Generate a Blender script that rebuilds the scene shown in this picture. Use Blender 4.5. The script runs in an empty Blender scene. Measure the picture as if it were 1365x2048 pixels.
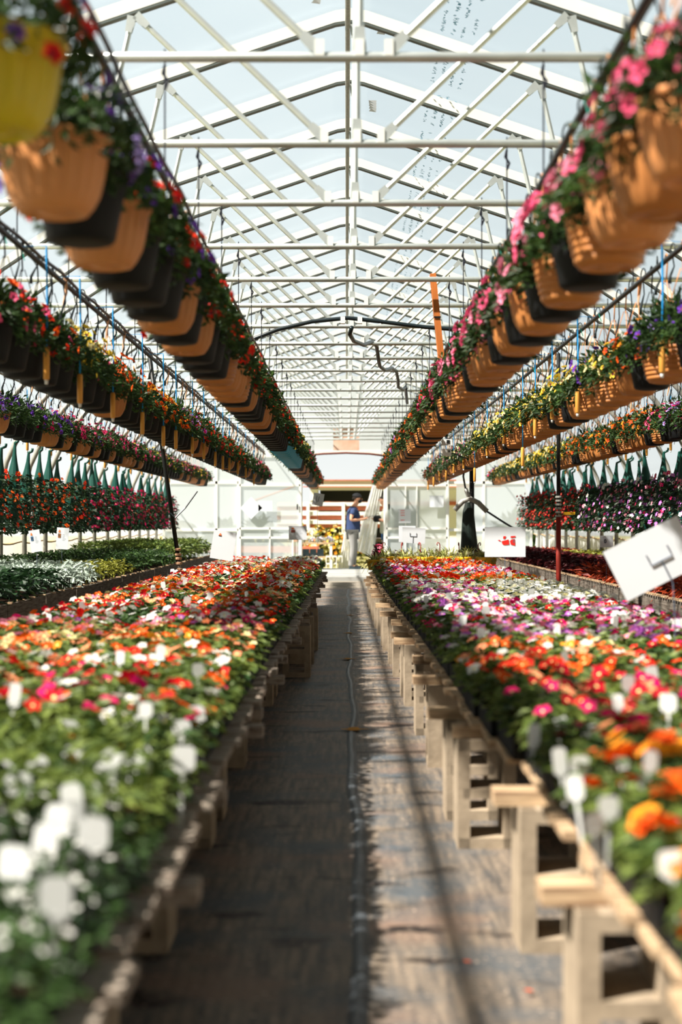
import bpy, math, random
from mathutils import Vector, Matrix
random.seed(7)
R = random.Random(11)
PI = math.pi
scene = bpy.context.scene
COL = scene.collection

# ------------------------------------------------------------------ camera
cd = bpy.data.cameras.new('camera'); cam = bpy.data.objects.new('camera', cd); COL.objects.link(cam)
cam.location = (0, 0, 1.1); cam.rotation_euler = (PI/2, 0, 0)
cd.sensor_fit = 'VERTICAL'; cd.sensor_height = 36; cd.lens = 2800/2048*36
cd.shift_x = -0.0051; cd.shift_y = 0.0107
cd.clip_start = 0.05; cd.clip_end = 300
cd.dof.use_dof = True; cd.dof.focus_distance = 12.5; cd.dof.aperture_fstop = 2.1
scene.camera = cam

# ------------------------------------------------------------------ light
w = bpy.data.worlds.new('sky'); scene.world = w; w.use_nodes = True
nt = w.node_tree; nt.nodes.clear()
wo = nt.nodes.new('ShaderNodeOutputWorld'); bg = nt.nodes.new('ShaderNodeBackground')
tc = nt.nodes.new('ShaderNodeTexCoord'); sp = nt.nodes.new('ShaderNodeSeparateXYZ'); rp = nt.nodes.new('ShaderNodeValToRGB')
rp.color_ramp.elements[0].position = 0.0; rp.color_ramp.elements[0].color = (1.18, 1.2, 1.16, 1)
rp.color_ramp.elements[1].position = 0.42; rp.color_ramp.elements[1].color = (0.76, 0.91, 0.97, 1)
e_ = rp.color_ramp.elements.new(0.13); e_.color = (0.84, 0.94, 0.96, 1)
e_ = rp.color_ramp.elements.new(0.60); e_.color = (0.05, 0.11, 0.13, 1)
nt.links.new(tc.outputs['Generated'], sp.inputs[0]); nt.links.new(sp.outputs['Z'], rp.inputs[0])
# sky shaped to cut fill light: bright toward the far (+Y) side, dimmed elsewhere
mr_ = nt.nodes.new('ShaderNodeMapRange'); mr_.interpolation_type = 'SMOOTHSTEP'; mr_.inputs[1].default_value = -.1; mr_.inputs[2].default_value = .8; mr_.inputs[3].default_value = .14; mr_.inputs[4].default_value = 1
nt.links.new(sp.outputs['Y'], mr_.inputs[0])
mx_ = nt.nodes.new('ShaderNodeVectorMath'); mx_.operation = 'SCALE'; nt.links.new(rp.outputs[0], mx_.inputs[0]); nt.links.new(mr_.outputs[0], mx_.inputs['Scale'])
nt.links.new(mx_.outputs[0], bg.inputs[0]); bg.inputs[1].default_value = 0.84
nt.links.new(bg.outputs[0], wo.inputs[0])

sl = bpy.data.lights.new('sun', 'SUN'); sun = bpy.data.objects.new('sun', sl); COL.objects.link(sun)
sl.energy = 13.5; sl.angle = math.radians(1.2); sl.color = (1.0, 0.905, 0.80)
sun.location = (-10, -6, 15)
sun.rotation_euler = Vector((0.75, 0.42, -1.0)).to_track_quat('-Z', 'Y').to_euler()

scene.view_settings.view_transform = 'Standard'; scene.view_settings.look = 'None'
scene.view_settings.exposure = 0.0; scene.view_settings.gamma = 1.0
scene.view_settings.use_curve_mapping = False

# ------------------------------------------------------------------ helpers
class MB:
    def __init__(s): s.v = []; s.f = []; s.m = []; s.smooth = False
    def face(s, idx, m=0): s.f.append(tuple(idx)); s.m.append(m)
    def poly(s, pts, m=0):
        b = len(s.v); s.v.extend([tuple(p) for p in pts]); s.face(range(b, b+len(pts)), m)
    def box(s, c, d, m=0, rot=None):
        hx, hy, hz = d[0]/2, d[1]/2, d[2]/2; b = len(s.v)
        for x in (-hx, hx):
            for y in (-hy, hy):
                for z in (-hz, hz):
                    p = Vector((x, y, z))
                    if rot is not None: p = rot @ p
                    s.v.append((c[0]+p.x, c[1]+p.y, c[2]+p.z))
        for q in ((0,1,3,2),(4,6,7,5),(0,4,5,1),(2,3,7,6),(0,2,6,4),(1,5,7,3)): s.face([b+i for i in q], m)
        return s
    def tube(s, pts, r, seg=8, m=0, cap=True):
        pts = [Vector(p) for p in pts]; n = len(pts); b = len(s.v); prev = None
        for i, p in enumerate(pts):
            t = (pts[min(i+1, n-1)] - pts[max(i-1, 0)]).normalized()
            if prev is None:
                a = Vector((0, 0, 1)) if abs(t.z) < .9 else Vector((1, 0, 0)); u = t.cross(a).normalized()
            else: u = (prev - t*prev.dot(t)).normalized()
            prev = u; v = t.cross(u); rr = r[i] if isinstance(r, (list, tuple)) else r
            for k in range(seg):
                a = 2*PI*k/seg; q = p + u*math.cos(a)*rr + v*math.sin(a)*rr; s.v.append(tuple(q))
        for i in range(n-1):
            for k in range(seg):
                k2 = (k+1) % seg
                s.face((b+i*seg+k, b+i*seg+k2, b+(i+1)*seg+k2, b+(i+1)*seg+k), m)
        if cap:
            s.face([b+k for k in range(seg)][::-1], m); s.face([b+(n-1)*seg+k for k in range(seg)], m)
        return s
    def lathe(s, prof, seg=32, m=0, mod=None, c=(0,0,0)):
        b = len(s.v)
        for j, (r, z) in enumerate(prof):
            for k in range(seg):
                a = 2*PI*k/seg; rr = r + (mod(a, j) if mod else 0)
                s.v.append((c[0]+rr*math.cos(a), c[1]+rr*math.sin(a), c[2]+z))
        for j in range(len(prof)-1):
            for k in range(seg):
                k2 = (k+1) % seg; s.face((b+j*seg+k, b+j*seg+k2, b+(j+1)*seg+k2, b+(j+1)*seg+k), m)
        s.face([b+k for k in range(seg)][::-1], m)
        return s
    def leaf(s, p, d, n, L, W, m=0, curl=.15):
        """pointed oval leaf: base p, direction d, normal n"""
        d = d.normalized(); sd = d.cross(n)
        if sd.length < 1e-4: sd = Vector((1,0,0))
        sd.normalize(); n = sd.cross(d)
        b = len(s.v); mid = p + d*L*.5 - n*(W*.22); tip = p + d*L - n*(L*curl)
        l = p + d*L*.42 + sd*W*.5 + n*W*.05; r = p + d*L*.42 - sd*W*.5 + n*W*.05
        s.v.extend([tuple(p), tuple(r), tuple(mid), tuple(l), tuple(tip)])
        s.face((b, b+1, b+2), m); s.face((b, b+2, b+3), m); s.face((b+1, b+4, b+2), m); s.face((b+3, b+2, b+4), m)
    def flower(s, p, n, r, m=0, mc=1, petals=5, cup=.25, centre=.22):
        """open five-petalled flower facing n"""
        n = n.normalized(); a = Vector((0,0,1)) if abs(n.z) < .9 else Vector((1,0,0))
        u = n.cross(a).normalized(); v = n.cross(u); ph = R.random()*6.28; b = len(s.v)
        s.v.append(tuple(p - n*r*cup))
        N = petals*3
        for k in range(N):
            t = ph + 2*PI*k/N; rr = r*(.68 if k % 3 == 0 else 1.0)*(.94+.12*R.random()); h = r*(.06 if k % 3 == 0 else -.05)
            s.v.append(tuple(p + (u*math.cos(t) + v*math.sin(t))*rr + n*h))
        for k in range(N): s.face((b, b+1+k, b+1+(k+1) % N), m)
        if centre:
            b = len(s.v); pc = p - n*r*cup*(1-centre*1.1)+n*r*.03
            s.v.extend([tuple(pc + (u*math.cos(t)+v*math.sin(t))*r*centre) for t in (0, 1.05, 2.1, 3.14, 4.19, 5.24)])
            s.face(range(b, b+6), mc)
    def mesh(s, name, mats, smooth=False):
        me = bpy.data.meshes.new(name); me.from_pydata(s.v, [], s.f)
        for m in mats: me.materials.append(m)
        if len(mats) > 1: me.polygons.foreach_set('material_index', s.m)
        if smooth or s.smooth: me.polygons.foreach_set('use_smooth', [True]*len(me.polygons))
        me.update(); return me

def obj(name, data, parent=None, loc=None, rot=None):
    o = bpy.data.objects.new(name, data); COL.objects.link(o)
    if parent: o.parent = parent
    if loc is not None: o.location = loc
    if rot is not None: o.rotation_euler = rot
    return o
def tag(o, label, cat, group=None, kind=None):
    o['label'] = label; o['category'] = cat
    if group: o['group'] = group
    if kind: o['kind'] = kind
    return o
def empty(name, loc, rz=0):
    o = bpy.data.objects.new(name, None); COL.objects.link(o); o.location = loc; o.rotation_euler = (0, 0, rz); o.empty_display_size = .1
    return o
def struct(name, mb, mats, smooth=False):
    if not isinstance(mats, list): mats = [mats]
    o = obj(name, mb.mesh(name, mats, smooth)); o['kind'] = 'structure'; return o
def part(name, mb, mat, parent, smooth=False):
    return obj(name, mb.mesh(name, mat if isinstance(mat, list) else [mat], smooth), parent)
def tier(o): return o
ONE = 'first second third fourth fifth sixth seventh eighth ninth tenth eleventh twelfth thirteenth fourteenth fifteenth sixteenth seventeenth eighteenth nineteenth'.split()
TENS = {2:'twenty',3:'thirty',4:'forty',5:'fifty',6:'sixty',7:'seventy',8:'eighty',9:'ninety'}
TENTH = {2:'twentieth',3:'thirtieth',4:'fortieth',5:'fiftieth',6:'sixtieth',7:'seventieth',8:'eightieth',9:'ninetieth'}
def ordn(n):
    if n < 20: return ONE[n-1]
    t, u = divmod(n, 10)
    return TENTH[t] if u == 0 else TENS[t] + '-' + ONE[u-1]

# ------------------------------------------------------------------ materials
def srgb(r, g, b):
    f = lambda c: ((c/255)/12.92 if c/255 <= .04045 else ((c/255+.055)/1.055)**2.4)
    return (f(r), f(g), f(b), 1)
def mat(name, col, rough=.6, metal=0, spec=.3, noise=0, nscale=20, col2=None, stretch=None, bump=0, transl=0, rnd=0):
    m = bpy.data.materials.new(name); m.use_nodes = True; t = m.node_tree; N = t.nodes; L = t.links
    bs = N['Principled BSDF']; out = N['Material Output']
    bs.inputs['Roughness'].default_value = rough; bs.inputs['Metallic'].default_value = metal
    bs.inputs['Specular IOR Level'].default_value = spec
    src = None
    if noise or bump:
        co = N.new('ShaderNodeTexCoord'); mp = N.new('ShaderNodeMapping'); L.new(co.outputs['Object'], mp.inputs[0])
        if stretch: mp.inputs['Scale'].default_value = stretch
        nz = N.new('ShaderNodeTexNoise'); nz.inputs['Scale'].default_value = nscale; nz.inputs['Detail'].default_value = 4
        L.new(mp.outputs[0], nz.inputs[0])
    if noise:
        c2 = col2 or tuple([c*(1-noise) for c in col[:3]] + [1])
        mx = N.new('ShaderNodeMix'); mx.data_type = 'RGBA'; mx.inputs[6].default_value = col; mx.inputs[7].default_value = c2
        cr = N.new('ShaderNodeValToRGB'); cr.color_ramp.elements[0].position = .35; cr.color_ramp.elements[1].position = .65
        L.new(nz.outputs[0], cr.inputs[0]); L.new(cr.outputs[0], mx.inputs[0]); src = mx.outputs[2]
    if rnd:
        oi = N.new('ShaderNodeObjectInfo'); hs = N.new('ShaderNodeHueSaturation')
        mr = N.new('ShaderNodeMapRange'); mr.inputs[3].default_value = 1-rnd; mr.inputs[4].default_value = 1+rnd
        L.new(oi.outputs['Random'], mr.inputs[0]); L.new(mr.outputs[0], hs.inputs['Value'])
        if src: L.new(src, hs.inputs['Color'])
        else: hs.inputs['Color'].default_value = col
        src = hs.outputs[0]
    if src: L.new(src, bs.inputs['Base Color'])
    else: bs.inputs['Base Color'].default_value = col
    if bump:
        bp = N.new('ShaderNodeBump'); bp.inputs['Strength'].default_value = bump; bp.inputs['Distance'].default_value = .01
        L.new(nz.outputs[0], bp.inputs['Height']); L.new(bp.outputs[0], bs.inputs['Normal'])
    if transl:
        tr = N.new('ShaderNodeBsdfTranslucent'); ms = N.new('ShaderNodeMixShader'); ms.inputs[0].default_value = transl
        if src: L.new(src, tr.inputs[0])
        else: tr.inputs[0].default_value = col
        L.new(bs.outputs[0], ms.inputs[1]); L.new(tr.outputs[0], ms.inputs[2]); L.new(ms.outputs[0], out.inputs[0])
    return m
def film(name, transp, tcol, col, transl=.5, ribs=0, axis=0, cloud=0):
    """thin plastic: part clear, part translucent white"""
    m = bpy.data.materials.new(name); m.use_nodes = True; t = m.node_tree; N = t.nodes; L = t.links; N.clear()
    out = N.new('ShaderNodeOutputMaterial'); a = N.new('ShaderNodeBsdfTransparent'); a.inputs[0].default_value = tcol
    d = N.new('ShaderNodeBsdfDiffuse'); d.inputs[0].default_value = col; tr = N.new('ShaderNodeBsdfTranslucent'); tr.inputs[0].default_value = col
    m1 = N.new('ShaderNodeMixShader'); m1.inputs[0].default_value = transl; L.new(d.outputs[0], m1.inputs[1]); L.new(tr.outputs[0], m1.inputs[2])
    m2 = N.new('ShaderNodeMixShader'); m2.inputs[0].default_value = 1-transp; L.new(a.outputs[0], m2.inputs[1]); L.new(m1.outputs[0], m2.inputs[2])
    if ribs or cloud:
        co = N.new('ShaderNodeTexCoord')
        if ribs:
            wv = N.new('ShaderNodeTexWave'); wv.bands_direction = 'XYZ'[axis]; wv.inputs['Scale'].default_value = ribs; L.new(co.outputs['Object'], wv.inputs[0]); s_ = wv.outputs[1]
        else:
            wv = N.new('ShaderNodeTexNoise'); wv.inputs['Scale'].default_value = cloud; L.new(co.outputs['Object'], wv.inputs[0]); s_ = wv.outputs[0]
        mr = N.new('ShaderNodeMapRange'); mr.inputs[3].default_value = 1-transp-.07; mr.inputs[4].default_value = 1-transp+.07
        L.new(s_, mr.inputs[0]); L.new(mr.outputs[0], m2.inputs[0])
    L.new(m2.outputs[0], out.inputs[0]); return m

M = {}
M['pipe'] = mat('galvanised_white_pipe', srgb(222,230,228), .38, .6, .5, noise=.12, nscale=9)
M['lip'] = mat('rafter_lip', srgb(150,160,158), .35, .9, .5)
M['rafter'] = mat('white_rafter', srgb(238,242,238), .45, 0, .4, noise=.06, nscale=6)
M['post'] = mat('weathered_post', srgb(176,176,168), .45, .3, .5, noise=.3, nscale=5, stretch=(8,8,1))
M['dark'] = mat('black_plastic', srgb(20,24,24), .45, 0, .4)
M['hose'] = mat('black_hose', srgb(28,40,44), .35, 0, .5)
M['wire'] = mat('dark_wire', srgb(52,54,66), .4, .6)
M['wood'] = mat('weathered_lath', srgb(214,186,150), .8, 0, .1, noise=.35, nscale=7, stretch=(1,9,9), col2=srgb(150,122,96))
M['wood_pale'] = mat('grey_lath', srgb(186,174,160), .8, 0, .1, noise=.35, nscale=7, stretch=(2,9,9), col2=srgb(118,102,90))
M['board'] = mat('grey_board', srgb(124,116,106), .85, 0, .1, noise=.4, nscale=6, stretch=(6,1,12), col2=srgb(82,74,66))
M['block'] = mat('concrete_block', srgb(176,160,138), .92, 0, .1, noise=.25, nscale=14, bump=.5)
M['plank'] = mat('orange_plank', srgb(206,120,58), .7, 0, .2, noise=.25, nscale=6, stretch=(8,8,1))
M['tan'] = mat('tan_pot', srgb(208,140,84), .5, 0, .35, noise=.06, nscale=8, rnd=.12)
M['tan2'] = mat('brown_tan_pot', srgb(190,124,66), .5, 0, .35, noise=.1, nscale=8, rnd=.15)
M['blackpot'] = mat('black_pot', srgb(20,22,24), .6, 0, .2)
M['yellowpot'] = mat('olive_yellow_pot', srgb(196,176,20), .45, 0, .4)
M['goldpot'] = mat('golden_pot', srgb(236,180,30), .5, 0, .4)
M['bluepot'] = mat('turquoise_pot', srgb(18,160,200), .45, 0, .4)
M['soil'] = mat('soil', srgb(40,30,24), .95, 0, 0)
M['leaf'] = mat('leaf_green', srgb(66,94,42), .5, 0, .3, noise=.45, nscale=11, col2=srgb(32,54,32), transl=.3, rnd=.25)
M['leaf2'] = mat('leaf_bedding', srgb(122,138,62), .5, 0, .35, noise=.5, nscale=14, col2=srgb(48,76,38), transl=.3, rnd=.25)
M['leaf_dark'] = mat('leaf_dark', srgb(40,70,36), .5, 0, .35, noise=.5, nscale=12, col2=srgb(24,44,28), transl=.2, rnd=.2)
M['leaf_lime'] = mat('leaf_lime', srgb(150,152,60), .5, 0, .3, noise=.35, nscale=11, transl=.3, rnd=.15)
M['leaf_white'] = mat('dusty_leaf', srgb(188,204,190), .7, 0, .2, noise=.25, nscale=11, transl=.1)
M['leaf_red'] = mat('coleus_leaf', srgb(96,30,34), .5, 0, .3, noise=.5, nscale=11, col2=srgb(48,16,22), transl=.2, rnd=.3)
M['leaf_rust'] = mat('rust_leaf', srgb(204,84,40), .5, 0, .3, noise=.5, nscale=11, col2=srgb(110,34,30), transl=.2, rnd=.2)
M['leaf_spider'] = mat('spider_leaf', srgb(206,204,140), .6, 0, .2, noise=.35, nscale=15, col2=srgb(130,142,70), transl=.25)
M['grass'] = mat('grass', srgb(170,160,110), .9, 0, .1, noise=.5, nscale=3, col2=srgb(122,126,80))
M['white'] = mat('white_plastic', srgb(238,240,238), .45, 0, .4)
M['tagm'] = mat('tag_white', srgb(240,242,240), .5, 0, .2, transl=.25)
M['paper'] = mat('laminated_paper', srgb(226,232,238), .4, 0, .4, noise=.04, nscale=3)
M['bluecord'] = mat('blue_cord', srgb(30,150,220), .6)
M['handle'] = mat('wooden_handle', srgb(224,160,70), .5, 0, .3, noise=.2, nscale=12, stretch=(1,1,.3))
M['twine'] = mat('tan_twine', srgb(206,160,126), .7)
M['greencord'] = mat('teal_cord', srgb(20,150,130), .6)
M['bag'] = mat('green_bag', srgb(10,70,60), .4, 0, .4)
M['red'] = mat('red_ink', srgb(228,40,30), .6)
M['redpaint'] = mat('red_oxide', srgb(150,46,34), .6, 0, .3)
M['ink'] = mat('grey_ink', srgb(86,96,112), .6)
M['blueprint'] = mat('blue_print', srgb(60,150,185), .6)
M['rust'] = mat('rusty_board', srgb(204,122,96), .8, 0, .1, noise=.2, nscale=4)
M['pinkboard'] = mat('faded_board', srgb(226,196,176), .8, 0, .1, noise=.25, nscale=3, col2=srgb(210,160,132))
M['cream'] = mat('painted_white', srgb(232,234,228), .7)
M['concrete'] = mat('pale_concrete', srgb(176,178,174), .9, 0, .1, noise=.15, nscale=5)
M['gravel'] = mat('gravel', srgb(168,160,146), .95, 0, .1, noise=.45, nscale=26)
M['tape'] = mat('seam_tape', srgb(84,90,96), .5, 0, .4, noise=.5, nscale=3, stretch=(30,1,1), col2=srgb(30,36,40))
M['ochre'] = mat('ochre_paint', srgb(206,152,60), .9, noise=.3, nscale=20, col2=srgb(170,120,50))
M['skin'] = mat('skin', srgb(214,160,130), .6, 0, .3)
M['navy'] = mat('navy_cotton', srgb(62,76,112), .9, 0, .1)
M['trouser'] = mat('grey_trousers', srgb(150,150,148), .9, 0, .1)
M['denim'] = mat('denim', srgb(58,98,140), .9, 0, .1, noise=.2, nscale=8)
M['cap'] = mat('dark_cap', srgb(60,62,66), .8)
M['shoe'] = mat('dark_shoe', srgb(52,66,72), .6)
M['shirt2'] = mat('pale_shirt', srgb(206,210,190), .9)
M['hair'] = mat('dark_hair', srgb(50,42,38), .7)
M['roof'] = film('roof_film', .85, (.96,.985,1,1), (.76,.84,.88,1), .5, cloud=.8)
M['sidefilm'] = film('side_film', .45, (.96,.98,1,1), (.86,.90,.90,1), .5, cloud=.8)
M['curtain'] = film('curtain_film', .10, (1,1,1,1), (.88,.89,.88,1), .4, cloud=2)
M['poly'] = film('ribbed_polycarbonate', .29, (.93,.97,1,1), (.80,.87,.89,1), .45, ribs=16, axis=0)
FC = {'red':srgb(226,34,28),'orange':srgb(244,98,22),'pink':srgb(244,96,140),'magenta':srgb(226,16,108),'white':srgb(244,244,238),'yellow':srgb(246,212,70),
      'purple':srgb(112,62,180),'lilac':srgb(204,120,214),'salmon':srgb(250,160,116),'crimson':srgb(196,14,40),'gold':srgb(244,160,40),'cream':srgb(240,232,170),
      'scarlet':srgb(240,52,20),'rose':srgb(248,150,178),'violet':srgb(168,150,214)}
def petal(name, c): return mat('petal_'+name, c, .55, 0, .2, noise=.08, nscale=40, transl=.28)
P = {k: petal(k, c) for k, c in FC.items()}
P['eye'] = mat('petal_dark_throat', srgb(110,14,40), .6); P['pale_eye'] = mat('petal_pale_eye', srgb(250,230,150), .6)

# floor material: woven ground cloth with dust and damp stains
def floor_mat():
    m = bpy.data.materials.new('woven_ground_cloth'); m.use_nodes = True; t = m.node_tree; N = t.nodes; L = t.links; bs = N['Principled BSDF']
    co = N.new('ShaderNodeTexCoord')
    def nz(scale, sc, detail=5):
        mp = N.new('ShaderNodeMapping'); mp.inputs['Scale'].default_value = sc; L.new(co.outputs['Object'], mp.inputs[0])
        n = N.new('ShaderNodeTexNoise'); n.inputs['Scale'].default_value = scale; n.inputs['Detail'].default_value = detail; L.new(mp.outputs[0], n.inputs[0]); return n
    def mix(fac, a, b):
        x = N.new('ShaderNodeMix'); x.data_type = 'RGBA'
        L.new(fac, x.inputs[0])
        for i, c in ((6, a), (7, b)):
            if isinstance(c, tuple): x.inputs[i].default_value = c
            else: L.new(c, x.inputs[i])
        return x.outputs[2]
    def ramp(n, a, b):
        r = N.new('ShaderNodeValToRGB'); r.color_ramp.elements[0].position = a; r.color_ramp.elements[1].position = b; L.new(n.outputs[0], r.inputs[0]); return r.outputs[0]
    c1 = mix(ramp(nz(3, (14, 1.2, 1)), .35, .7), srgb(88,84,80), srgb(144,130,114))
    c2 = mix(ramp(nz(2.2, (1.2, 1.5, 1)), .45, .68), c1, srgb(84,92,98))
    c3 = mix(ramp(nz(1.7, (1, 1.2, 1)), .55, .72), c2, srgb(138,114,98))
    c4 = mix(ramp(nz(2.6, (1.0, 2.2, 1), 3), .60, .68), c3, srgb(44,38,36))
    c5 = mix(ramp(nz(60, (1, 1, 1), 2), .62, .75), c4, srgb(196,176,156))
    L.new(c5, bs.inputs['Base Color']); bs.inputs['Roughness'].default_value = .62; bs.inputs['Specular IOR Level'].default_value = .25
    bp = N.new('ShaderNodeBump'); bp.inputs['Strength'].default_value = .35; bp.inputs['Distance'].default_value = .01; L.new(nz(7, (1, 2, 1)).outputs[0], bp.inputs['Height']); L.new(bp.outputs[0], bs.inputs['Normal'])
    return m
M['floor'] = floor_mat()

# ------------------------------------------------------------------ house layout
CX = .03; WALL = 4.0; YEND = 30.5; HC = 2.85; HR = 4.37; SLOPE = .335
YB = [5.26 + 1.2*k for k in range(0, 21)]
BOW = [(4.0,0),(4.0,1.5),(3.93,1.8),(3.78,2.12),(3.52,2.5),(3.2,2.85),(2.8,3.22),(2.35,3.52),(1.9,3.735),(.10,4.337),(0,4.352)]
prof = [(CX-x, z) for x, z in BOW] + [(CX+x, z) for x, z in BOW[::-1][1:]]

# floor, ground, slab
b = MB(); b.poly([(-4.1,-3,0),(4.2,-3,0),(4.2,23.6,0),(-4.1,23.6,0)]); struct('floor', b, M['floor'])
b = MB(); b.poly([(-4.1,23.6,0),(4.2,23.6,0),(4.2,26.4,0),(-4.1,26.4,0)]); struct('floor_gravel', b, M['gravel'])
b = MB(); b.box((CX,29,.035), (8.2,5.2,.09)); struct('floor_slab', b, M['concrete'])
b = MB(); b.poly([(-60,31.55,-.02),(60,31.55,-.02),(60,120,-.02),(-60,120,-.02)]); b.poly([(-60,-20,-.03),(-4.15,-20,-.03),(-4.15,31.6,-.03),(-60,31.6,-.03)]); b.poly([(4.25,-20,-.03),(60,-20,-.03),(60,31.6,-.03),(4.25,31.6,-.03)])
struct('floor_grass', b, M['grass'])

# roof film and hip walls
b = MB(); Y0, Y1 = -1.5, YEND
top = [(x + (-.03 if x < CX else .03 if x > CX else 0), z+.035) for x, z in prof if z >= 1.49]
for (xa, za), (xb, zb) in zip(top, top[1:]):
    ny = 14
    for j in range(ny):
        ya = Y0+(Y1-Y0)*j/ny; yb = Y0+(Y1-Y0)*(j+1)/ny
        b.poly([(xa,ya,za),(xb,ya,zb),(xb,yb,zb),(xa,yb,za)])
struct('ceiling', b, M['roof'])
for s, nm in ((-1,'left'),(1,'right')):
    b = MB(); x = CX + s*4.05
    b.poly([(x,Y0,.86),(x,Y1,.86),(x,Y1,1.54),(x,Y0,1.54)]); struct('wall_'+nm, b, M['sidefilm'])
    # sagging curtain of white film below the hip
    b = MB(); n = 160
    for j in range(n):
        ya = -1.5+32*j/n; yb = -1.5+32*(j+1)/n
        sg = lambda y: .03*math.sin(PI*(((y-5.26)/1.2) % 1))
        for k in range(4):
            za, zb = k*.22, (k+1)*.22
            f = lambda y, z: x + s*(.03+.03*math.sin(z*5+y*3))
            if k == 3: b.poly([(f(ya,za),ya,za),(f(yb,za),yb,za),(f(yb,zb),yb,zb-sg(yb)),(f(ya,zb),ya,zb-sg(ya))])
            else: b.poly([(f(ya,za),ya,za),(f(yb,za),yb,za),(f(yb,zb),yb,zb),(f(ya,zb),ya,zb)])
    struct('wall_%s_curtain' % nm, b, M['curtain'], True)
    b = MB(); pts = [(x - s*.0, -1.5+32*j/n, .872-.03*math.sin(PI*(((-1.5+32*j/n-5.26)/1.2) % 1))) for j in range(n+1)]
    b.tube(pts, .010, 6)
    for p in ('tan',): struct('trim_%s_curtain_roll' % nm, b, mat('tan_roll_'+nm, srgb(196,164,120), .8), True)

# ------------------------------------------------------------------ trusses
def truss_parts(root):
    b = MB(); b.tube([(x,0,z) for x, z in prof if z <= 3.0 and x < CX], .03, 8); part('side_post', b, M['post'], root, True)
    b = MB(); b.tube([(x,0,z) for x, z in prof if z <= 3.0 and x > CX], .03, 8); part('side_post', b, M['post'], root, True)
    # rafter pair: deep flat profile with a round lower lip
    b = MB(); rp_ = [(x, z) for x, z in prof if z >= 2.84]
    for (xa, za), (xb, zb) in zip(rp_, rp_[1:]):
        for y0, y1 in ((-.018, .018),):
            h = .075
            v = [(xa,y0,za-h),(xb,y0,zb-h),(xb,y0,zb),(xa,y0,za)], [(xa,y1,za-h),(xb,y1,zb-h),(xb,y1,zb),(xa,y1,za)]
            b.poly(v[0]); b.poly(v[1][::-1]); b.poly([v[0][0], v[1][0], v[1][1], v[0][1]]); b.poly([v[0][3], v[0][2], v[1][2], v[1][3]])
    part('rafter', b, M['rafter'], root)
    b = MB(); b.tube([(x,0,z-.084) for x, z in rp_], .017, 8); part('rafter_lip', b, M['lip'], root, True)
    b = MB(); b.tube([(CX-3.18,0,HC),(CX+3.18,0,HC)], .019, 10)
    part('chord', b, M['pipe'], root, True)
    def strut(x0,z0,x1,z1,name):
        b = MB(); d = Vector((x1-x0,0,z1-z0)); L_ = d.length; d.normalize()
        A = Vector((x0,.0,z0)); n_ = 8; pts = []; rr = []
        b.tube([A+d*.05, A+d*(L_-.08)], .0155, 8)
        sdv = Vector((-d.z,0,d.x))
        for e, g in ((A, 1), (A+d*L_, -1)):   # flattened, bolted ends
            p0 = e; p1 = e+d*g*.09
            b.poly([p0+sdv*.026+Vector((0,-.02,0)), p1+sdv*.018+Vector((0,-.02,0)), p1-sdv*.018+Vector((0,-.02,0)), p0-sdv*.026+Vector((0,-.02,0))])
            b.poly([p0+sdv*.026+Vector((0,.0,0)), p1+sdv*.018+Vector((0,0,0)), p1-sdv*.018+Vector((0,0,0)), p0-sdv*.026+Vector((0,0,0))])
        part(name, b, M['pipe'], root)
    for s in (-1, 1):
        strut(CX+s*1.18, HR-SLOPE*1.18-.10, CX+s*.13, HC+.02, 'diagonal_strut')
        strut(CX+s*1.20, HR-SLOPE*1.20-.10, CX+s*1.43, HC+.02, 'steep_strut')
    strut(CX+.02, HR-.12, CX+.02, HC+.02, 'king_post')
    for gx in (-.13,.02,.13):
        b = MB(); b.box((CX+gx,-.022,HC+.03), (.034,.006,.06)); part('gusset_plate', b, M['rafter'], root)
    return root
def copy_tree(o, parent=None):
    c = o.copy(); COL.objects.link(c)
    if parent: c.parent = parent
    for ch in list(o.children): copy_tree(ch, c)
    return c
t0 = empty('roof_truss', (0, YB[0], 0)); truss_parts(t0)
tr = [t0]
for y in YB[1:]:
    c = copy_tree(t0); c.location = (0, y, 0); tr.append(c)
for i, o in enumerate(tr):
    tag(o, 'white steel pipe roof truss spanning the greenhouse, %s counted from the front' % ordn(i+1), 'roof truss', 'white roof trusses')
# the long pipes
def longpipe(name, x, z, r, label, y0=1.5, y1=YEND-.05, m='pipe', cat='pipe', grp=None, wob=0):
    b = MB(); n = 60; pts = []
    for j in range(n+1):
        y = y0+(y1-y0)*j/n; pts.append((wob*math.sin(y*3.1+x), y, z - wob*abs(math.sin(PI*(y-5.26)/1.2))))
    b.tube(pts, r, 8); o = obj(name, b.mesh(name, [M[m]], True)); o.location = (x, 0, 0)
    return tag(o, label, cat, grp)
longpipe('ridge_purlin', CX-.02, HR-.13, .017, 'thin ridge pipe running the length of the roof peak', m='post', cat='purlin')
for s, nm in ((-1,'left'),(1,'right')):
    longpipe('side_purlin', CX+s*3.88, 1.62, .018, 'long pipe tying the %s side posts together at shoulder height' % nm, cat='purlin', m='post')
    longpipe('roof_purlin', CX+s*2.3, 3.44, .015, 'long pipe running along the %s roof slope' % nm, cat='purlin', m='post')

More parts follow.
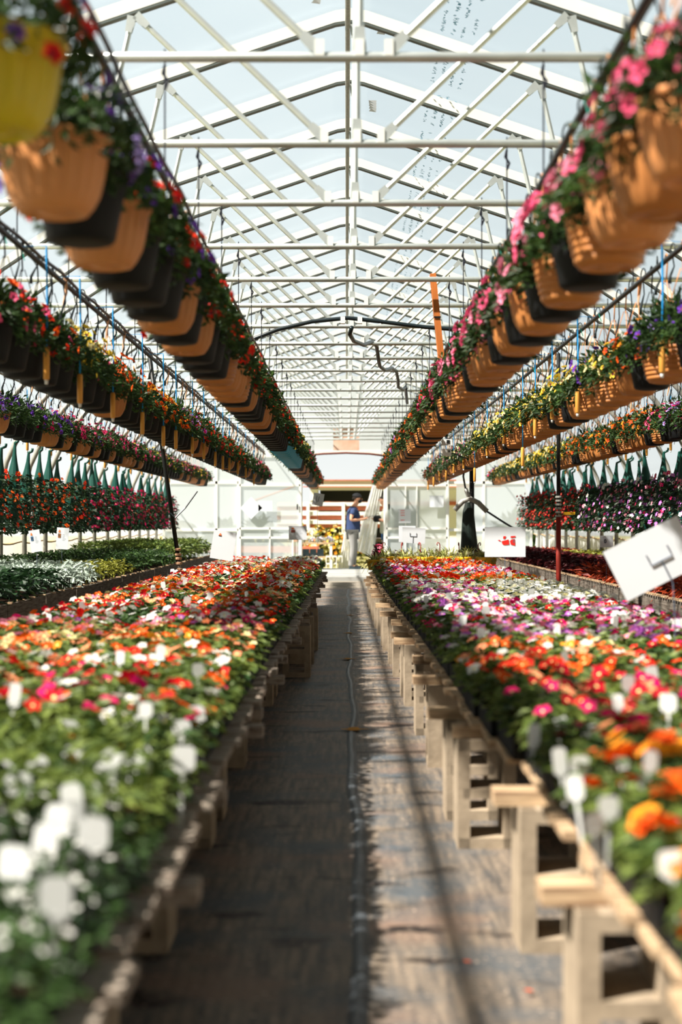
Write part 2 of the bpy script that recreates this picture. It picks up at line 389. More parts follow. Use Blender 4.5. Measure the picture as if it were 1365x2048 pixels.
# blue printing on the roof film (right of the ridge)
b = MB(); y = 5.0; rr = random.Random(3)
nrm = Vector((SLOPE,0,1)).normalized()
while y < 22:
    for c_ in range(4):
        x = .60+.062*c_ + (.0); yy = y
        while yy < y + .78:
            l = rr.uniform(.016,.034); wd = (.030 if c_ != 1 else .044)*rr.uniform(.6,1)
            if rr.random() < (.75 if c_ < 3 else .4):
                z = lambda X: HR-SLOPE*abs(X-CX)+.008
                k = rr.choice((0,1,2))
                for q in range(2+k):
                    xa = x - wd/2 + rr.uniform(0, wd*.7); b.poly([(xa,yy+q*.012,z(xa)),(xa+wd*.45,yy+q*.012,z(xa+wd*.45)),(xa+wd*.45,yy+q*.012+.009,z(xa+wd*.45)),(xa,yy+q*.012+.009,z(xa))])
            yy += l+.012
    y += 1.0
struct('ceiling_film_print', b, M['blueprint'])
# torn tape patches on the ridge film
for i, (x, y, n_) in enumerate(((.18,6.6,5),(.22,8.9,4),(-.18,8.3,5),(.2,10.6,4))):
    b = MB()
    for k in range(n_):
        z = HR-SLOPE*abs(x-CX)-.012-.02*k; b.poly([(x-.03+.006*k,y,z),(x+.03,y+.005,z),(x+.025,y+.01,z-.028),(x-.028,y+.012,z-.02)])
    o = obj('torn_tape', b.mesh('torn_tape', [M['paper']])); tag(o, 'small torn strip of tape dangling beside the ridge, %s from the front' % ordn([1,3,2,4][i]), 'tape', 'torn tape at the ridge')

# ------------------------------------------------------------------ end wall
E = YEND
def frame_bar(b, x0, z0, x1, z1, wd=.05, y=E):
    b.box(((x0+x1)/2, y, (z0+z1)/2), (max(abs(x1-x0), wd), .05, max(abs(z1-z0), wd)))
DL, DR, DT = -.96, .82, 2.62       # doorway
def roofz(x):
    ax = abs(x-CX)
    for (xa, za), (xb, zb) in zip(BOW, BOW[1:]):
        if xb <= ax <= xa and xa != xb: return za + (zb-za)*(ax-xa)/(xb-xa)
    return HR
def wallpanel(xs, zb=.08):
    b = MB(); 
    for xa, xb in zip(xs, xs[1:]): b.poly([(xa,E,zb),(xb,E,zb),(xb,E,roofz(xb)),(xa,E,roofz(xa))])
    return b
ls = [-3.96,-3.8,-3.5,-3.2,-2.8,-2.35]; rs = [2.4,2.85,3.25,3.55,3.85,4.02]
struct('wall_end_left', wallpanel(ls), M['poly']); struct('wall_end_right', wallpanel(rs), M['poly'])
b = MB(); xs = [-2.35,-1.9,-.96,.03,.82,1.9,2.4]
for xa, xb in zip(xs, xs[1:]):
    b.poly([(xa,E,DT),(xb,E,DT),(xb,E,roofz(xb)),(xa,E,roofz(xa))])
struct('wall_end_gable', b, film('gable_film', .38, (.97,.99,1,1), (.88,.92,.92,1), .5, cloud=1))
b = MB()
for x in (-3.97, -2.83, -2.35, 2.22, 3.0, 4.03): frame_bar(b, x, .08, x, min(roofz(x), 3.6), .05)
for x0, x1 in ((-3.96,-2.35),(2.22,4.02)):
    for z in (.95, 1.98): frame_bar(b, x0, z, x1, z, .06)
frame_bar(b, -2.35, DT+.02, 2.25, DT+.02, .07)
for x in (-1.4, 1.4): frame_bar(b, x, DT, x, roofz(x), .04)
struct('trim_end_frame', b, M['cream'])
b = MB()
for x in (DL-.03, DR+.03): frame_bar(b, x, .08, x, DT, .07)
struct('trim_door_jambs', b, M['cream'])
# the two side panels of the doorway
for i, (x0, x1) in enumerate(((-2.32,-1.0),(.87,2.2))):
    root = obj('door_%d' % (i+1), None); 
    b = MB(); b.poly([(x0,E-.06,.1),(x1,E-.06,.1),(x1,E-.06,DT),(x0,E-.06,DT)]); 
    bpy.data.objects.remove(root)
    root = struct('door_%d' % (i+1), b, M['poly'])
    b = MB()
    for x in (x0, x1): frame_bar(b, x, .1, x, DT, .055, E-.07)
    for z in (.12, .78, .98, 1.92, 2.55): frame_bar(b, x0, z, x1, z, .045, E-.07)
    for x in ((x0+x1)/2+.0, x1-.16 if i == 0 else x0+.42): frame_bar(b, x, .1, x, 1.0 if i == 0 else 1.9, .025, E-.07)
    part('door_frame', b, M['cream'], root)
    b = MB(); b.box((x1-.06 if i == 0 else x0+.06, E-.11, 1.45), (.03,.03,.12)); part('door_handle', b, M['dark'], root)
# header tube above the doorway
b = MB(); b.tube([(-.95,E-.12,2.56),(-.5,E-.12,2.60),(0,E-.12,2.62),(.5,E-.12,2.60),(.9,E-.12,2.55)], .022, 8)
o = obj('door_header_pipe', b.mesh('door_header_pipe', [mat('brown_pipe', srgb(110,60,50), .5)], True)); tag(o, 'thin bowed brown pipe across the top of the far doorway', 'pipe')
# faded board hung above the doorway
root = empty('hanging_board', (.0, E-.8, 2.63))
b = MB(); b.box((0,0,.25), (.55,.02,.48)); part('panel', b, M['pinkboard'], root)
b = MB()
for x in (-.24,.24): b.tube([(x,0,.48),(x,0,.75)], .004, 5)
part('hanger', b, M['wire'], root)
tag(root, 'faded pinkish square board hanging high above the far doorway', 'board')

# door curtain: white film gathered at the right jamb
def curtain(name, pts_top, pts_bot, y, label, nz_=10):
    b = MB(); n = len(pts_top)-1; K = 24; rows = []
    for j in range(nz_+1):
        t = j/nz_; row = []
        for k in range(K+1):
            u = k/K*n; i = min(int(u), n-1); fr = u-i
            xt = pts_top[i][0]*(1-fr)+pts_top[i+1][0]*fr; zt = pts_top[i][1]*(1-fr)+pts_top[i+1][1]*fr
            xb_ = pts_bot[i][0]*(1-fr)+pts_bot[i+1][0]*fr; zb_ = pts_bot[i][1]*(1-fr)+pts_bot[i+1][1]*fr
            row.append((xt*(1-t)+xb_*t, y+.04*math.sin(k*1.3+t*2), zt*(1-t)+zb_*t))
        rows.append(row)
    for ra, rb in zip(rows, rows[1:]):
        for k in range(K): b.poly([ra[k], ra[k+1], rb[k+1], rb[k]])
    o = obj(name, b.mesh(name, [M['curtain']], True)); return tag(o, label, 'curtain')
curtain('door_curtain', [(.62,2.05),(.84,2.1)], [(.18,.5),(.62,.32)], E+1.05, 'white plastic film draped loosely beside the right door jamb behind the man')
curtain('plastic_sheet', [(.0,1.1),(.1,1.12)], [(-.2,.0),(.12,-.01)], E+2.6, 'pale plastic sheet heaped on the grass path left of the man')

# ------------------------------------------------------------------ outdoors
def boxthing(name, loc, label, cat): return tag(empty(name, loc), label, cat)
t = boxthing('farm_shed', (1.0, 46, 0), 'white shed with reddish roof edges and a dark opening beyond the doorway', 'shed')
b = MB(); b.box((-2.05,0,1.2),(.25,.3,2.4)); b.box((2.3,0,1.2),(1.8,.3,2.4)); b.box((.6,-.62,2.32),(5.1,.3,.32)); part('wall', b, M['cream'], t)
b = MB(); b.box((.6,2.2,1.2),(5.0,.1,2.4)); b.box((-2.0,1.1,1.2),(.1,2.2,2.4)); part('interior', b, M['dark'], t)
b = MB(); b.box((.8,1.0,2.49),(6.4,2.9,.04)); part('roof', b, M['cream'], t)
b = MB(); b.box((.8,-.80,2.48),(6.4,.04,.04)); b.box((.8,-.80,2.27),(6.4,.04,.03)); b.box((.6,-.2,1.74),(4.6,.06,.12))
b.tube([(-2.35,-.4,2.42),(-4.2,-.4,1.75)], .03, 6); part('roof_edge', b, M['rust'], t)
t = boxthing('slatted_trailer', (-.6, 38.5, 0), 'slatted trailer side with white rails and rusty boards beyond the doorway', 'trailer')
b = MB()
for z in (1.62, 1.36, 1.12): b.box((.2,0,z), (3.0,.06,.10))
part('white_rail', b, M['cream'], t)
b = MB()
for z in (1.50, 1.25, 1.02): b.box((.2,.05,z), (3.0,.04,.11))
part('rusty_board', b, M['rust'], t)
for x in (-.45, .52, 1.3):
    b = MB(); b.box((x,-.05,.85), (.09,.06,1.6)); part('upright', b, M['cream'], t)
b = MB(); b.box((.2,.9,.62),(3.0,1.7,.1)); part('bed', b, M['board'], t)

def foliage_blob(b, c, rad, n, L_, W_, m=0, up=.4, rg=R):
    for _ in range(n):
        a = rg.uniform(0, 2*PI); zz = rg.uniform(-.5, 1); q = math.sqrt(max(0, 1-zz*zz)); k = rg.uniform(.55, 1)
        d = Vector((q*math.cos(a), q*math.sin(a), zz)); p = Vector(c) + Vector((d.x*rad[0], d.y*rad[1], d.z*rad[2]))*k
        dd = (d + Vector((rg.uniform(-.6,.6), rg.uniform(-.6,.6), rg.uniform(-.4,.6)))).normalized()
        s_ = rg.uniform(.7, 1.25); b.leaf(p, dd, (d + Vector((0,0,up))).normalized(), L_*s_, W_*s_, m)
def shrub(name, loc, rad, n, L_, mt, label, cat='shrub', fl=None, nf=0, fr=.05, group=None):
    root = tag(empty(name, loc), label, cat, group)
    b = MB(); foliage_blob(b, (0,0,rad[2]*.45), rad, n, L_, L_*.55); part('foliage', b, M[mt], root)
    b = MB(); b.tube([(0,0,0),(0,0,rad[2]*.6)], .03, 6); part('stem', b, M['board'], root)
    if fl:
        b = MB()
        for _ in range(nf):
            a = R.uniform(0,2*PI); zz = R.uniform(0,1); q = math.sqrt(1-zz*zz); d = Vector((q*math.cos(a), q*math.sin(a), zz))
            b.flower(Vector((d.x*rad[0], d.y*rad[1], rad[2]*.45+d.z*rad[2])), d, fr, R.randrange(len(fl)), 0, centre=0)
        part('blossoms', b, [P[f] for f in fl], root)
    return root
for i, x in enumerate((-1.05,-.62,-.2,.2)):
    shrub('yellow_flower_bush', (x*1.1-.05, 36.2, 0), (.34,.3,.72), 240, .09, 'leaf_lime', 'low bush covered in yellow blossom on the path outside, %s from left of doorway' % ordn(i+1), 'bush', ['yellow','gold','cream'], 60, .05, 'yellow bushes outside')
for i, (x, y, rx, rz, lb) in enumerate(((-.8,52,.5,1.25,'dark green tree above the trailer beyond the doorway'),(-3.5,40,.55,.75,'green hedge clump seen blurred through the end wall panel left of door'),(-2.55,41,.55,.8,'dark green bush blurred behind the left sliding door panel'),(5.6,46,.8,1.0,'pale green bush far behind the right end wall panel'))):
    shrub('garden_tree', (x,y,0), (rx,1.0,rz), 500, .28, 'leaf', lb, 'tree')
t = boxthing('water_tank', (-4.45, 38, 0), 'large dark round-topped water tank outside behind the left end wall', 'tank')
b = MB(); b.lathe([(.0,.0),(.42,.0),(.42,.85),(.40,.98),(.3,1.08),(.12,1.12),(.001,1.12)], 28); part('tank_body', b, mat('tank_grey', srgb(96,96,88), .7), t, True)
b = MB(); b.lathe([(.1,1.1),(.1,1.16),(.001,1.16)], 16); part('lid', b, M['dark'], t)
t = boxthing('display_ledge', (-2.4, 36, 0), 'long low red ledge outside behind the left end wall', 'ledge')
b = MB(); b.box((0,0,.42), (3.4,.4,.16)); part('top', b, M['rust'], t)
for x in (-1.6,-.5,.6,1.6):
    b = MB(); b.box((x,0,.17), (.1,.3,.34)); part('leg', b, M['board'], t)
# outdoor bench with crates and blocks
t = boxthing('outdoor_bench', (-.66, 33.0, 0), 'low outdoor bench just beyond the doorway holding white flowers and crates', 'bench')
b = MB(); b.box((-.05,0,.62), (.85,.5,.04)); b.box((-.05,0,.30), (.8,.5,.03)); part('shelf', b, M['wood'], t)
for x, y in ((-.42,-.2),(.3,-.2),(-.42,.2),(.3,.2)):
    b = MB(); b.box((x,y,.3), (.06,.06,.6)); part('leg', b, M['cream'], t)
for i in range(3):
    b = MB(); x = -.95+.17*i
    b.box((0,0,.01), (.15,.26,.02)); b.box((0,-.13,.09),(.15,.012,.16)); b.box((0,.13,.09),(.15,.012,.16)); b.box((-.07,0,.09),(.012,.26,.16)); b.box((.07,0,.09),(.012,.26,.16)); b.box((0,-.138,.1),(.12,.006,.02))
    o = obj('crate', b.mesh('crate', [mat('blue_grey_crate%d' % i, srgb(60,84,104), .5)]), None, (x,33.0,.315)); tag(o, 'dark blue crate on the lower shelf outside, %s from left' % ordn(i+1), 'crate', 'crates under the outdoor bench')
for i in range(4):
    shrub('white_flower_pot', (-1.0+.2*i, 33.0, .64), (.11,.12,.10), 90, .04, 'leaf_white', 'small white-flowered plant on the outdoor bench, %s from left' % ordn(i+1), 'plant', ['white','violet'], 20, .02, 'white plants on the outdoor bench')
def block_mesh():
    b = MB(); # two-core block stood on end, 0.4 tall, webs open toward the side
    for x in (-.08,.08): b.box((x,0,.2), (.032,.19,.4))
    for z in (.018,.2,.382): b.box((0,0,z), (.13,.19,.036))
    return b
for i, (x, y) in enumerate(((-.42,32.4),(-.27,32.45),(-.14,32.6))):
    o = obj('concrete_block', block_mesh().mesh('concrete_block', [M['cream']]), None, (x,y,-.02)); o.scale = (.55,.6,.9)
    tag(o, 'white painted concrete block stood on end just outside the door, %s from left' % ordn(i+1), 'concrete block', 'white blocks outside the door')

# ------------------------------------------------------------------ benches
def edge_l(y): return -.315 if y < 6 else -.315 + .06*(y-6)/12.3
def edge_r(y):
    K = [(0,.475),(3.55,.475),(3.75,.49),(4.0,.44),(5,.41),(8,.395),(11,.365),(16,.325),(19,.31)]
    for (a, va), (c, vc) in zip(K, K[1:]):
        if a <= y <= c: return va+(vc-va)*(y-a)/(c-a)
    return .31
BZ = .46; BLX, BRX = -1.70, 1.78
def bench(name, y0, y1, inner, outer, label, m, s):
    root = tag(empty(name, ((inner(5)+outer)/2, (y0+y1)/2, 0)), label, 'bench'); ox, oy = root.location.x, root.location.y
    b = MB(); y = y0; rr = random.Random(5)
    while y < y1:
        e = inner(y) + s*rr.uniform(-.012,.022) - (.018 if s > 0 else 0); wdt = (.125 if s > 0 else .145)+rr.uniform(-.012,.008)
        b.box(((e+outer)/2-ox, y-oy, BZ-.008+rr.uniform(-.003,.003)), (abs(outer-e), wdt, .018), 0, Matrix.Rotation(rr.uniform(-.006,.006),3,'X')); y += .155 if s > 0 else .182
    part('slat_surface', b, M[m], root)
    for k in range(3):
        x = inner(9)*1.0 - s*0 + (outer-inner(9))*(.12,.5,.88)[k]
        b = MB(); b.box((x-ox, 0, BZ-.035), (.04, y1-y0, .04)); part('rail', b, M['board'], root)
    yy = y0+.35; n = 0
    while yy < y1:
        e = inner(yy); 
        pr = (.10 if n % 3 else .05) if s > 0 else (.03 if n % 2 else .0); ei = e - s*pr
        b = MB(); b.box(((ei+outer)/2-ox, yy-oy, BZ-.075), (abs(outer-ei), .085, .038)); part('crossbeam', b, M['wood'] if s > 0 else M['wood_pale'], root)
        for fx in (0, .5, 1):
            x = e + s*(.06 if s > 0 or 9 < yy < 12.5 else .24) if fx == 0 else (outer-s*.12 if fx == 1 else (e+outer)/2)
            o = obj('concrete_block_leg', BLK, root, (x-ox, yy-oy, 0), (0,0,PI/2 if fx == 0 and n % 5 else 0))
        yy += (1.12, .95, 1.15, .45)[n % 4]; n += 1
    return root
bb = MB()
bb.box((0,0,.018),(.19,.19,.036)); bb.box((0,0,.185),(.19,.16,.034)); bb.box((0,0,.348),(.19,.19,.036))
for y in (-.078,.078): bb.box((0,y,.183),(.19,.042,.366))
BLK = bb.mesh('concrete_block_leg', [M['block']])
bench('display_bench', 1.25, 18.4, edge_l, BLX, 'long slatted bench left of the aisle covered with flower trays', 'wood_pale', -1)
bench('display_bench', 1.25, 18.4, edge_r, BRX, 'long slatted bench right of the aisle on concrete blocks', 'wood', 1)
def side_bench(s, label):
    xi = s*2.33+CX; xo = s*3.78+CX; root = tag(empty('side_bench', ((xi+xo)/2, 15.5, 0)), label, 'bench'); ox, oy = root.location.x, 15.5
    b = MB(); y = 7.0
    while y < 24.2: b.box(((xi+xo)/2-ox, y-oy, .455), (abs(xo-xi), .05, .012)); y += .075
    part('slat_surface', b, M['wood'], root)
    b = MB(); rr = random.Random(9); y = 7.0
    while y < 24.2:
        h = .13+rr.uniform(-.006,.006); b.box((xi-ox-s*.015, y+.6-oy, .455+h/2-.03), (.022, 1.18, h)); y += 1.2
    part('side_board', b, M['board'], root)
    y = 7.3
    while y < 24:
        for x in (xi+s*.15, xo-s*.1):
            b = MB(); b.box((x-ox, y-oy, .22), (.09,.09,.44)); part('leg', b, M['board'], root)
        y += 2.1
    b = MB(); y = 7.0
    while y < 24.2: b.box((xi-ox-s*.02, y-oy, .56), (.05,.03,.012)); y += (.35 if s < 0 else .08)
    part('lath_end', b, M['wood'], root)
side_bench(-1, 'long boarded bench along the left greenhouse wall')
side_bench(1, 'long boarded bench along the right greenhouse wall')
# black irrigation hose lying along the right wall bench
b = MB(); b.tube([(2.47+.03*math.sin(y*1.7), y, .50+.01*math.sin(y*2.3)) for y in [7+.3*i for i in range(57)]], .016, 6)
o = obj('irrigation_hose', b.mesh('irrigation_hose', [M['hose']], True)); tag(o, 'black hose lying along the edge of the right wall bench', 'hose')

# floor seam tape and paint marks
b = MB(); n = 90; cx_ = lambda y: .035+.012*math.sin(y*1.7)+.006*math.sin(y*4.1)
for j in range(n):
    ya, yb = 1.6+21.5*j/n, 1.6+21.5*(j+1)/n
    for k, (x0, x1, h0, h1) in enumerate(((-.022,-.008,.001,.007),(-.008,.006,.007,.006),(.006,.022,.006,.001))):
        b.poly([(cx_(ya)+x0,ya,h0+.002),(cx_(ya)+x1,ya,h1+.002),(cx_(yb)+x1,yb,h1+.002),(cx_(yb)+x0,yb,h0+.002)])
o = obj('seam_tape', b.mesh('seam_tape', [M['tape']], True)); tag(o, 'wavy dark tape seam running down the middle of the aisle floor', 'floor tape')
for i, (px, py, wd) in enumerate(((708,1462,.16),(695,1320,.2),(697,1268,.13),(700,1232,.12))):
    y = 2800*1.1/(py-1046); x = (px-693)*y/2800; b = MB(); rr = random.Random(i)
    for k in range(2):
        pts = []; 
        for a in range(14):
            t_ = 2*PI*a/14; r_ = rr.uniform(.7,1.1); pts.append((x+math.cos(t_)*r_*(wd/2 if k == 0 else .04), y+math.sin(t_)*r_*(.025 if k == 0 else .07), .0105+.0004*k))
        b.poly(pts)
    o = obj('paint_mark', b.mesh('paint_mark', [M['ochre']])); tag(o, 'ochre spray paint cross on the aisle floor, %s from the front' % ordn(i+1), 'paint mark', 'ochre floor marks')

# ------------------------------------------------------------------ bedding trays
TW, TD = .62, .40
def tray_mesh(w=TW, d=TD):
    b = MB(); h = .06
    b.box((0,0,.005), (w-.02,d-.02,.008), 0); b.box((0,-d/2+.008,h/2),(w-.01,.006,h)); b.box((0,d/2-.008,h/2),(w-.01,.006,h)); b.box((-w/2+.008,0,h/2),(.006,d-.02,h)); b.box((w/2-.008,0,h/2),(.006,d-.02,h))
    for k in range(1,4): b.box((-w/2+w*k/4,0,h/2),(.004,d-.02,h*.9))
    b.box((0,0,h-.012), (w-.02,d-.02,.01), 1)
    return b.mesh('tray', [M['blackpot'], M['soil']])
TRAY = tray_mesh()
def carpet(n, L_, W_, h0, h1, mt, seed, w=TW, d=TD, up=1.0, tilt=.9, over=.02):
    rg = random.Random(seed); b = MB()
    for _ in range(n):
        x = rg.uniform(-w/2-over, w/2+over); y = rg.uniform(-d/2-over, d/2+over)
        e = min(1, (w/2+over-abs(x))/.10, (d/2+over+.03-abs(y))/.08); e = max(0, e)
        z = h0 + (h1-h0)*(.42+.58*math.sqrt(e))*(1-.55*rg.random()**1.6) + .012*math.sin(x*31+seed)*math.sin(y*37)
        a = rg.uniform(0,2*PI); dd = Vector((math.cos(a), math.sin(a), rg.uniform(-.35,.55)*tilt)); s_ = rg.uniform(.65,1.25)
        if e < .5: dd = dd + Vector((x*2, y*2, -.3))
        b.leaf(Vector((x,y,z)), dd, Vector((rg.uniform(-.5,.5), rg.uniform(-.5,.5), up)), L_*s_, W_*s_)
    # stems
    for _ in range(14):
        x, y = rg.uniform(-w*.42, w*.42), rg.uniform(-d*.42, d*.42); b.tube([(x,y,.05),(x+rg.uniform(-.03,.03),y+rg.uniform(-.02,.02),h1*.85)], .003, 4, cap=False)
    return b.mesh('foliage', [M[mt]])
def bloom(cols, n, r, h, seed, w=TW, d=TD, cup=.22, jit=.02, centre=.16, petals=5, double=False):
    rg = random.Random(seed); b = MB(); nc = len(cols)
    for _ in range(n):
        x = rg.uniform(-w/2-.01, w/2+.01); y = rg.uniform(-d/2-.015, d/2+.015); e = max(0, min(1, (w/2+.01-abs(x))/.10))
        z = h*(.62+.38*math.sqrt(e)) + rg.uniform(-jit, jit); m = rg.randrange(nc)
        nn = Vector((rg.uniform(-.6,.6)+x*.8, rg.uniform(-.95,.25), 1.0)); rr = r*rg.uniform(.75,1.2)
        b.flower(Vector((x,y,z)), nn, rr, m, nc, petals, cup, centre)
        if double: b.flower(Vector((x,y,z))+nn.normalized()*r*.22, nn+Vector((.15,.1,0)), rr*.62, m, nc, petals, .3, 0)
    return b.mesh('blossoms', [P[c] for c in cols]+[P['pale_eye']])
FO = {
 'imp_near': [carpet(1050, .044, .028, .05, .185, 'leaf2', s) for s in (1,2)],
 'imp':      [carpet(430, .050, .032, .07, .185, 'leaf2', s) for s in (3,4,5)],
 'dark_imp': [carpet(430, .050, .030, .07, .180, 'leaf', s) for s in (6,7)],
 'alyssum':  [carpet(1700, .030, .013, .03, .125, 'leaf', s, up=.6, tilt=1.6, over=.03) for s in (8,9)],
 'green':    [carpet(1100, .050, .020, .04, .165, 'leaf2', s, up=.5, tilt=1.8) for s in (10,11)],
}
BEDS = {  # key: (foliage key, colours, blossom count, radius, description)
 'alyssum': ('alyssum', ['white'], 150, .0072, 'fine-leaved white alyssum'),
 'greens':  ('green', ['gold'], 4, .012, 'leafy green seedlings'),
 'begonia': ('imp_near', ['orange','gold','orange'], 34, .037, 'bright orange begonias'),
 'hotmix':  ('imp_near', ['red','magenta','orange','white','crimson'], 34, .027, 'red, magenta and white impatiens'),
 'scarmix': ('imp_near', ['orange','salmon','salmon','scarlet','red','white'], 46, .023, 'orange and scarlet impatiens'),
 'pinkred': ('imp_near', ['magenta','red','crimson','salmon'], 40, .026, 'magenta and red impatiens'),
 'salmon':  ('imp', ['salmon','cream','salmon','cream','orange', 'rose'], 58, .022, 'salmon and cream impatiens'),
 'magmix':  ('imp', ['magenta','rose','white','lilac','red'], 52, .022, 'magenta, rose and white impatiens'),
 'orange':  ('imp', ['orange','salmon','orange','gold','cream'], 46, .021, 'orange impatiens'),
 'redwhite':('dark_imp', ['red','white','crimson', 'orange'], 44, .022, 'red and white impatiens'),
 'white':   ('dark_imp', ['white','white','cream'], 84, .022, 'white impatiens'),
 'pinkwhite':('imp', ['rose','white','magenta','lilac'], 66, .022, 'pink, lilac and white impatiens'),
 'scarlet': ('imp', ['scarlet','red','orange'], 44, .023, 'scarlet impatiens'),
 'coral':   ('imp', ['salmon','scarlet','white','white','red'], 54, .021, 'coral and white impatiens'),
}
BM = {k: [bloom(v[1], v[2], v[3], {'alyssum': .135, 'greens': .15, 'begonia': .185, 'hotmix': .185, 'pinkred': .185}.get(k, .20), i*7+s, double=(k == 'begonia'), centre=.2 if k not in ('alyssum','begonia') else 0) for s in range(2)] for i, (k, v) in enumerate(BEDS.items())}
rg = random.Random(21)
TAGM = []
for k in range(3):
    b = MB(); w_, h_, H = (.030,.034,.027)[k], (.036,.030,.048)[k], .115
    b.box((0,0,(H-h_)/2), (.006,.0012,H-h_)); b.poly([(-w_/2,0,H-h_),(-w_/4,0,H-h_-.008),(w_/4,0,H-h_-.008),(w_/2,0,H-h_),(w_/2,.001,H-.006),(w_/2-.006,.001,H),(-w_/2+.006,.001,H),(-w_/2,.001,H-.006)])
    TAGM.append(b.mesh('plant_tag', [M['tagm']]))
for me in TAGM: pass
def put_tag(x, y, z, label, sc=1.0, rz=0, tilt=0):
    o = obj('plant_tag', TAGM[rg.randrange(3)], None, (x,y,z), (tilt, rg.uniform(-.15,.15), rz)); o.scale = (sc,sc,sc)
    return tag(o, label, 'plant tag', 'white plastic plant tags')
def lay_beds(side, y0, y1, bands, rowsx, sidename):
    n = 0; y = y0 + TD/2; first = {}
    while y < y1:
        n += 1
        for ci in range(2):
            e = (edge_l(y) - .075) if side < 0 else (edge_r(y) + (.02 if y < 5 else .035))
            x = e + side*(TW/2 - .02 + ci*(TW+.015))
            opts = [bd for bd in bands if bd[0] <= y < bd[1]]
            ks = opts[0][2] if opts else bands[-1][2]; k = ks[(n+ci+rg.randrange(2)) % len(ks)]
            fk, cols, nf, r, desc = BEDS[k]
            t = empty('bedding_tray', (x, y, BZ), 0)
            t.rotation_euler.z = PI if rg.random() < .5 else 0
            where = 'aisle side' if ci == 0 else 'outer side'
            tag(t, 'tray of %s, %s from front, %s of %s bench' % (desc, ordn(n), where, sidename), 'flower tray', 'bedding trays on the %s bench' % sidename)
            obj('tray', TRAY, t); obj('foliage', rg.choice(FO[fk]), t); obj('blossoms', rg.choice(BM[k]), t)
            # a couple of tags per tray
            pr = .85 if side > 0 else .62
            if y > 2.7 and rg.random() < pr*(1 if y < 12 else .5):
                put_tag(x+rg.uniform(-.25,.25), y+rg.uniform(-.15,.15), BZ+.11, 'white plant tag in the %s tray from the front, %s of %s bench' % (ordn(n), where, sidename), rg.uniform(.85,1.15), rg.uniform(-.5,.5))
            if side > 0 and 2.2 < y < 9 and rg.random() < .7:
                put_tag(x+rg.uniform(-.27,.27), y+rg.uniform(-.18,-.1), BZ+.115, 'extra white tag at near edge of the %s tray, %s of %s bench' % (ordn(n), where, sidename), rg.uniform(.85,1.1), rg.uniform(-.5,.5))
        y += TD + .012
    return n
LB = [(0,2.55,['alyssum']),(2.55,3.35,['greens']),(3.35,4.1,['hotmix']),(4.1,5.1,['scarmix','hotmix']),(5.1,6.3,['salmon','salmon','orange']),(6.3,7.6,['magmix','redwhite']),(7.6,9.6,['orange','salmon','redwhite']),
      (9.6,11.2,['salmon','redwhite','coral']),(11.2,13.5,['redwhite','coral','orange','white']),(13.5,16,['coral','salmon','redwhite','white']),(16,19,['white','redwhite'])]
RB = [(0,2.8,['begonia']),(2.8,4.15,['pinkred']),(4.15,5.0,['scarlet','scarmix']),(5.0,5.6,['orange','redwhite']),(5.6,8.3,['pinkwhite','magmix']),(8.3,10.6,['white','white','pinkwhite']),(10.6,12.2,['scarlet','orange']),
      (12.2,14,['coral','pinkwhite']),(14,15.4,['scarlet','coral']),(15.4,19,['scarlet','orange','redwhite'])]
lay_beds(-1, 1.3, 18.2, LB, 2, 'left'); lay_beds(1, 1.3, 16.4, RB, 2, 'right')
# the big near tags read from the photograph: pixel of the tag top -> place in the bed at that height
near = [(105,1752),(55,1545),(95,1512),(140,1495),(165,1568),(205,1525),(240,1512),(222,1498),(288,1495),(150,1600),(95,1612),(60,1650),(12,1695),(360,1495),(372,1442),(292,1432),(120,1440),(408,1410),(8,1520),(180,1640)]
for i, (px, py) in enumerate(near):
    z = .63; y = 2800*(1.1-z)/(py-1046); x = (px-693)*y/2800
    put_tag(x, y, z-.165, 'large white plant tag among the near white alyssum, %s from the left' % ordn(sorted([q[0] for q in near]).index(px)+1), 1.45, rg.uniform(-.2,.2), rg.uniform(-.1,.1))
near = [(1215,1590),(1200,1620),(1165,1550),(1245,1510),(1310,1548),(1160,1510),(1130,1492),(1065,1445),(1115,1430),(1190,1450),(1270,1495),(1330,1420),(1165,1395),(1110,1355),(1365,1700),(1360,1590),(1265,1385),(1340,1500)]
for i, (px, py) in enumerate(near):
    z = .635; y = 2800*(1.1-z)/(py-1046); x = (px-693)*y/2800
    put_tag(x, y, z-.125, 'large white plant tag among the near orange begonias, %s from the left' % ordn(sorted([q[0] for q in near]).index(px)+1), 1.08, rg.uniform(-.4,.4), rg.uniform(-.1,.1))

# ------------------------------------------------------------------ wall bench plants
def wallcarpet(mt, n, L_, W_, h, seed, up=.8, tilt=1.2, w=.70, d=.60): return carpet(n, L_, W_, .06, h, mt, seed, w, d, up, tilt, .03)
WTRAY = tray_mesh(.70, .60)
WF = {'basil': [wallcarpet('leaf_dark', 330, .085, .05, .26, s) for s in (31,32)], 'dusty': [wallcarpet('leaf_white', 420, .075, .028, .26, s, .5, 1.8) for s in (33,34)],
      'lime': [wallcarpet('leaf_lime', 400, .06, .03, .24, s) for s in (35,36)], 'green': [wallcarpet('leaf', 430, .065, .03, .28, s, .5, 1.8) for s in (37,38)],
      'coleus': [wallcarpet('leaf_red', 380, .07, .045, .24, s) for s in (39,40)], 'rust': [wallcarpet('leaf_rust', 300, .09, .03, .20, s, .5, 1.8) for s in (41,42)],
      'tall': [wallcarpet('leaf2', 480, .08, .035, .36, s, .5, 1.8) for s in (43,44)]}
WD = {'basil':'broad dark green leafy plants','dusty':'silvery white dusty leaved plants','lime':'yellow-green leafy plants','green':'mid green bushy plants','coleus':'dark red coleus','rust':'orange-red leafed plants','tall':'tall light green bushy plants'}
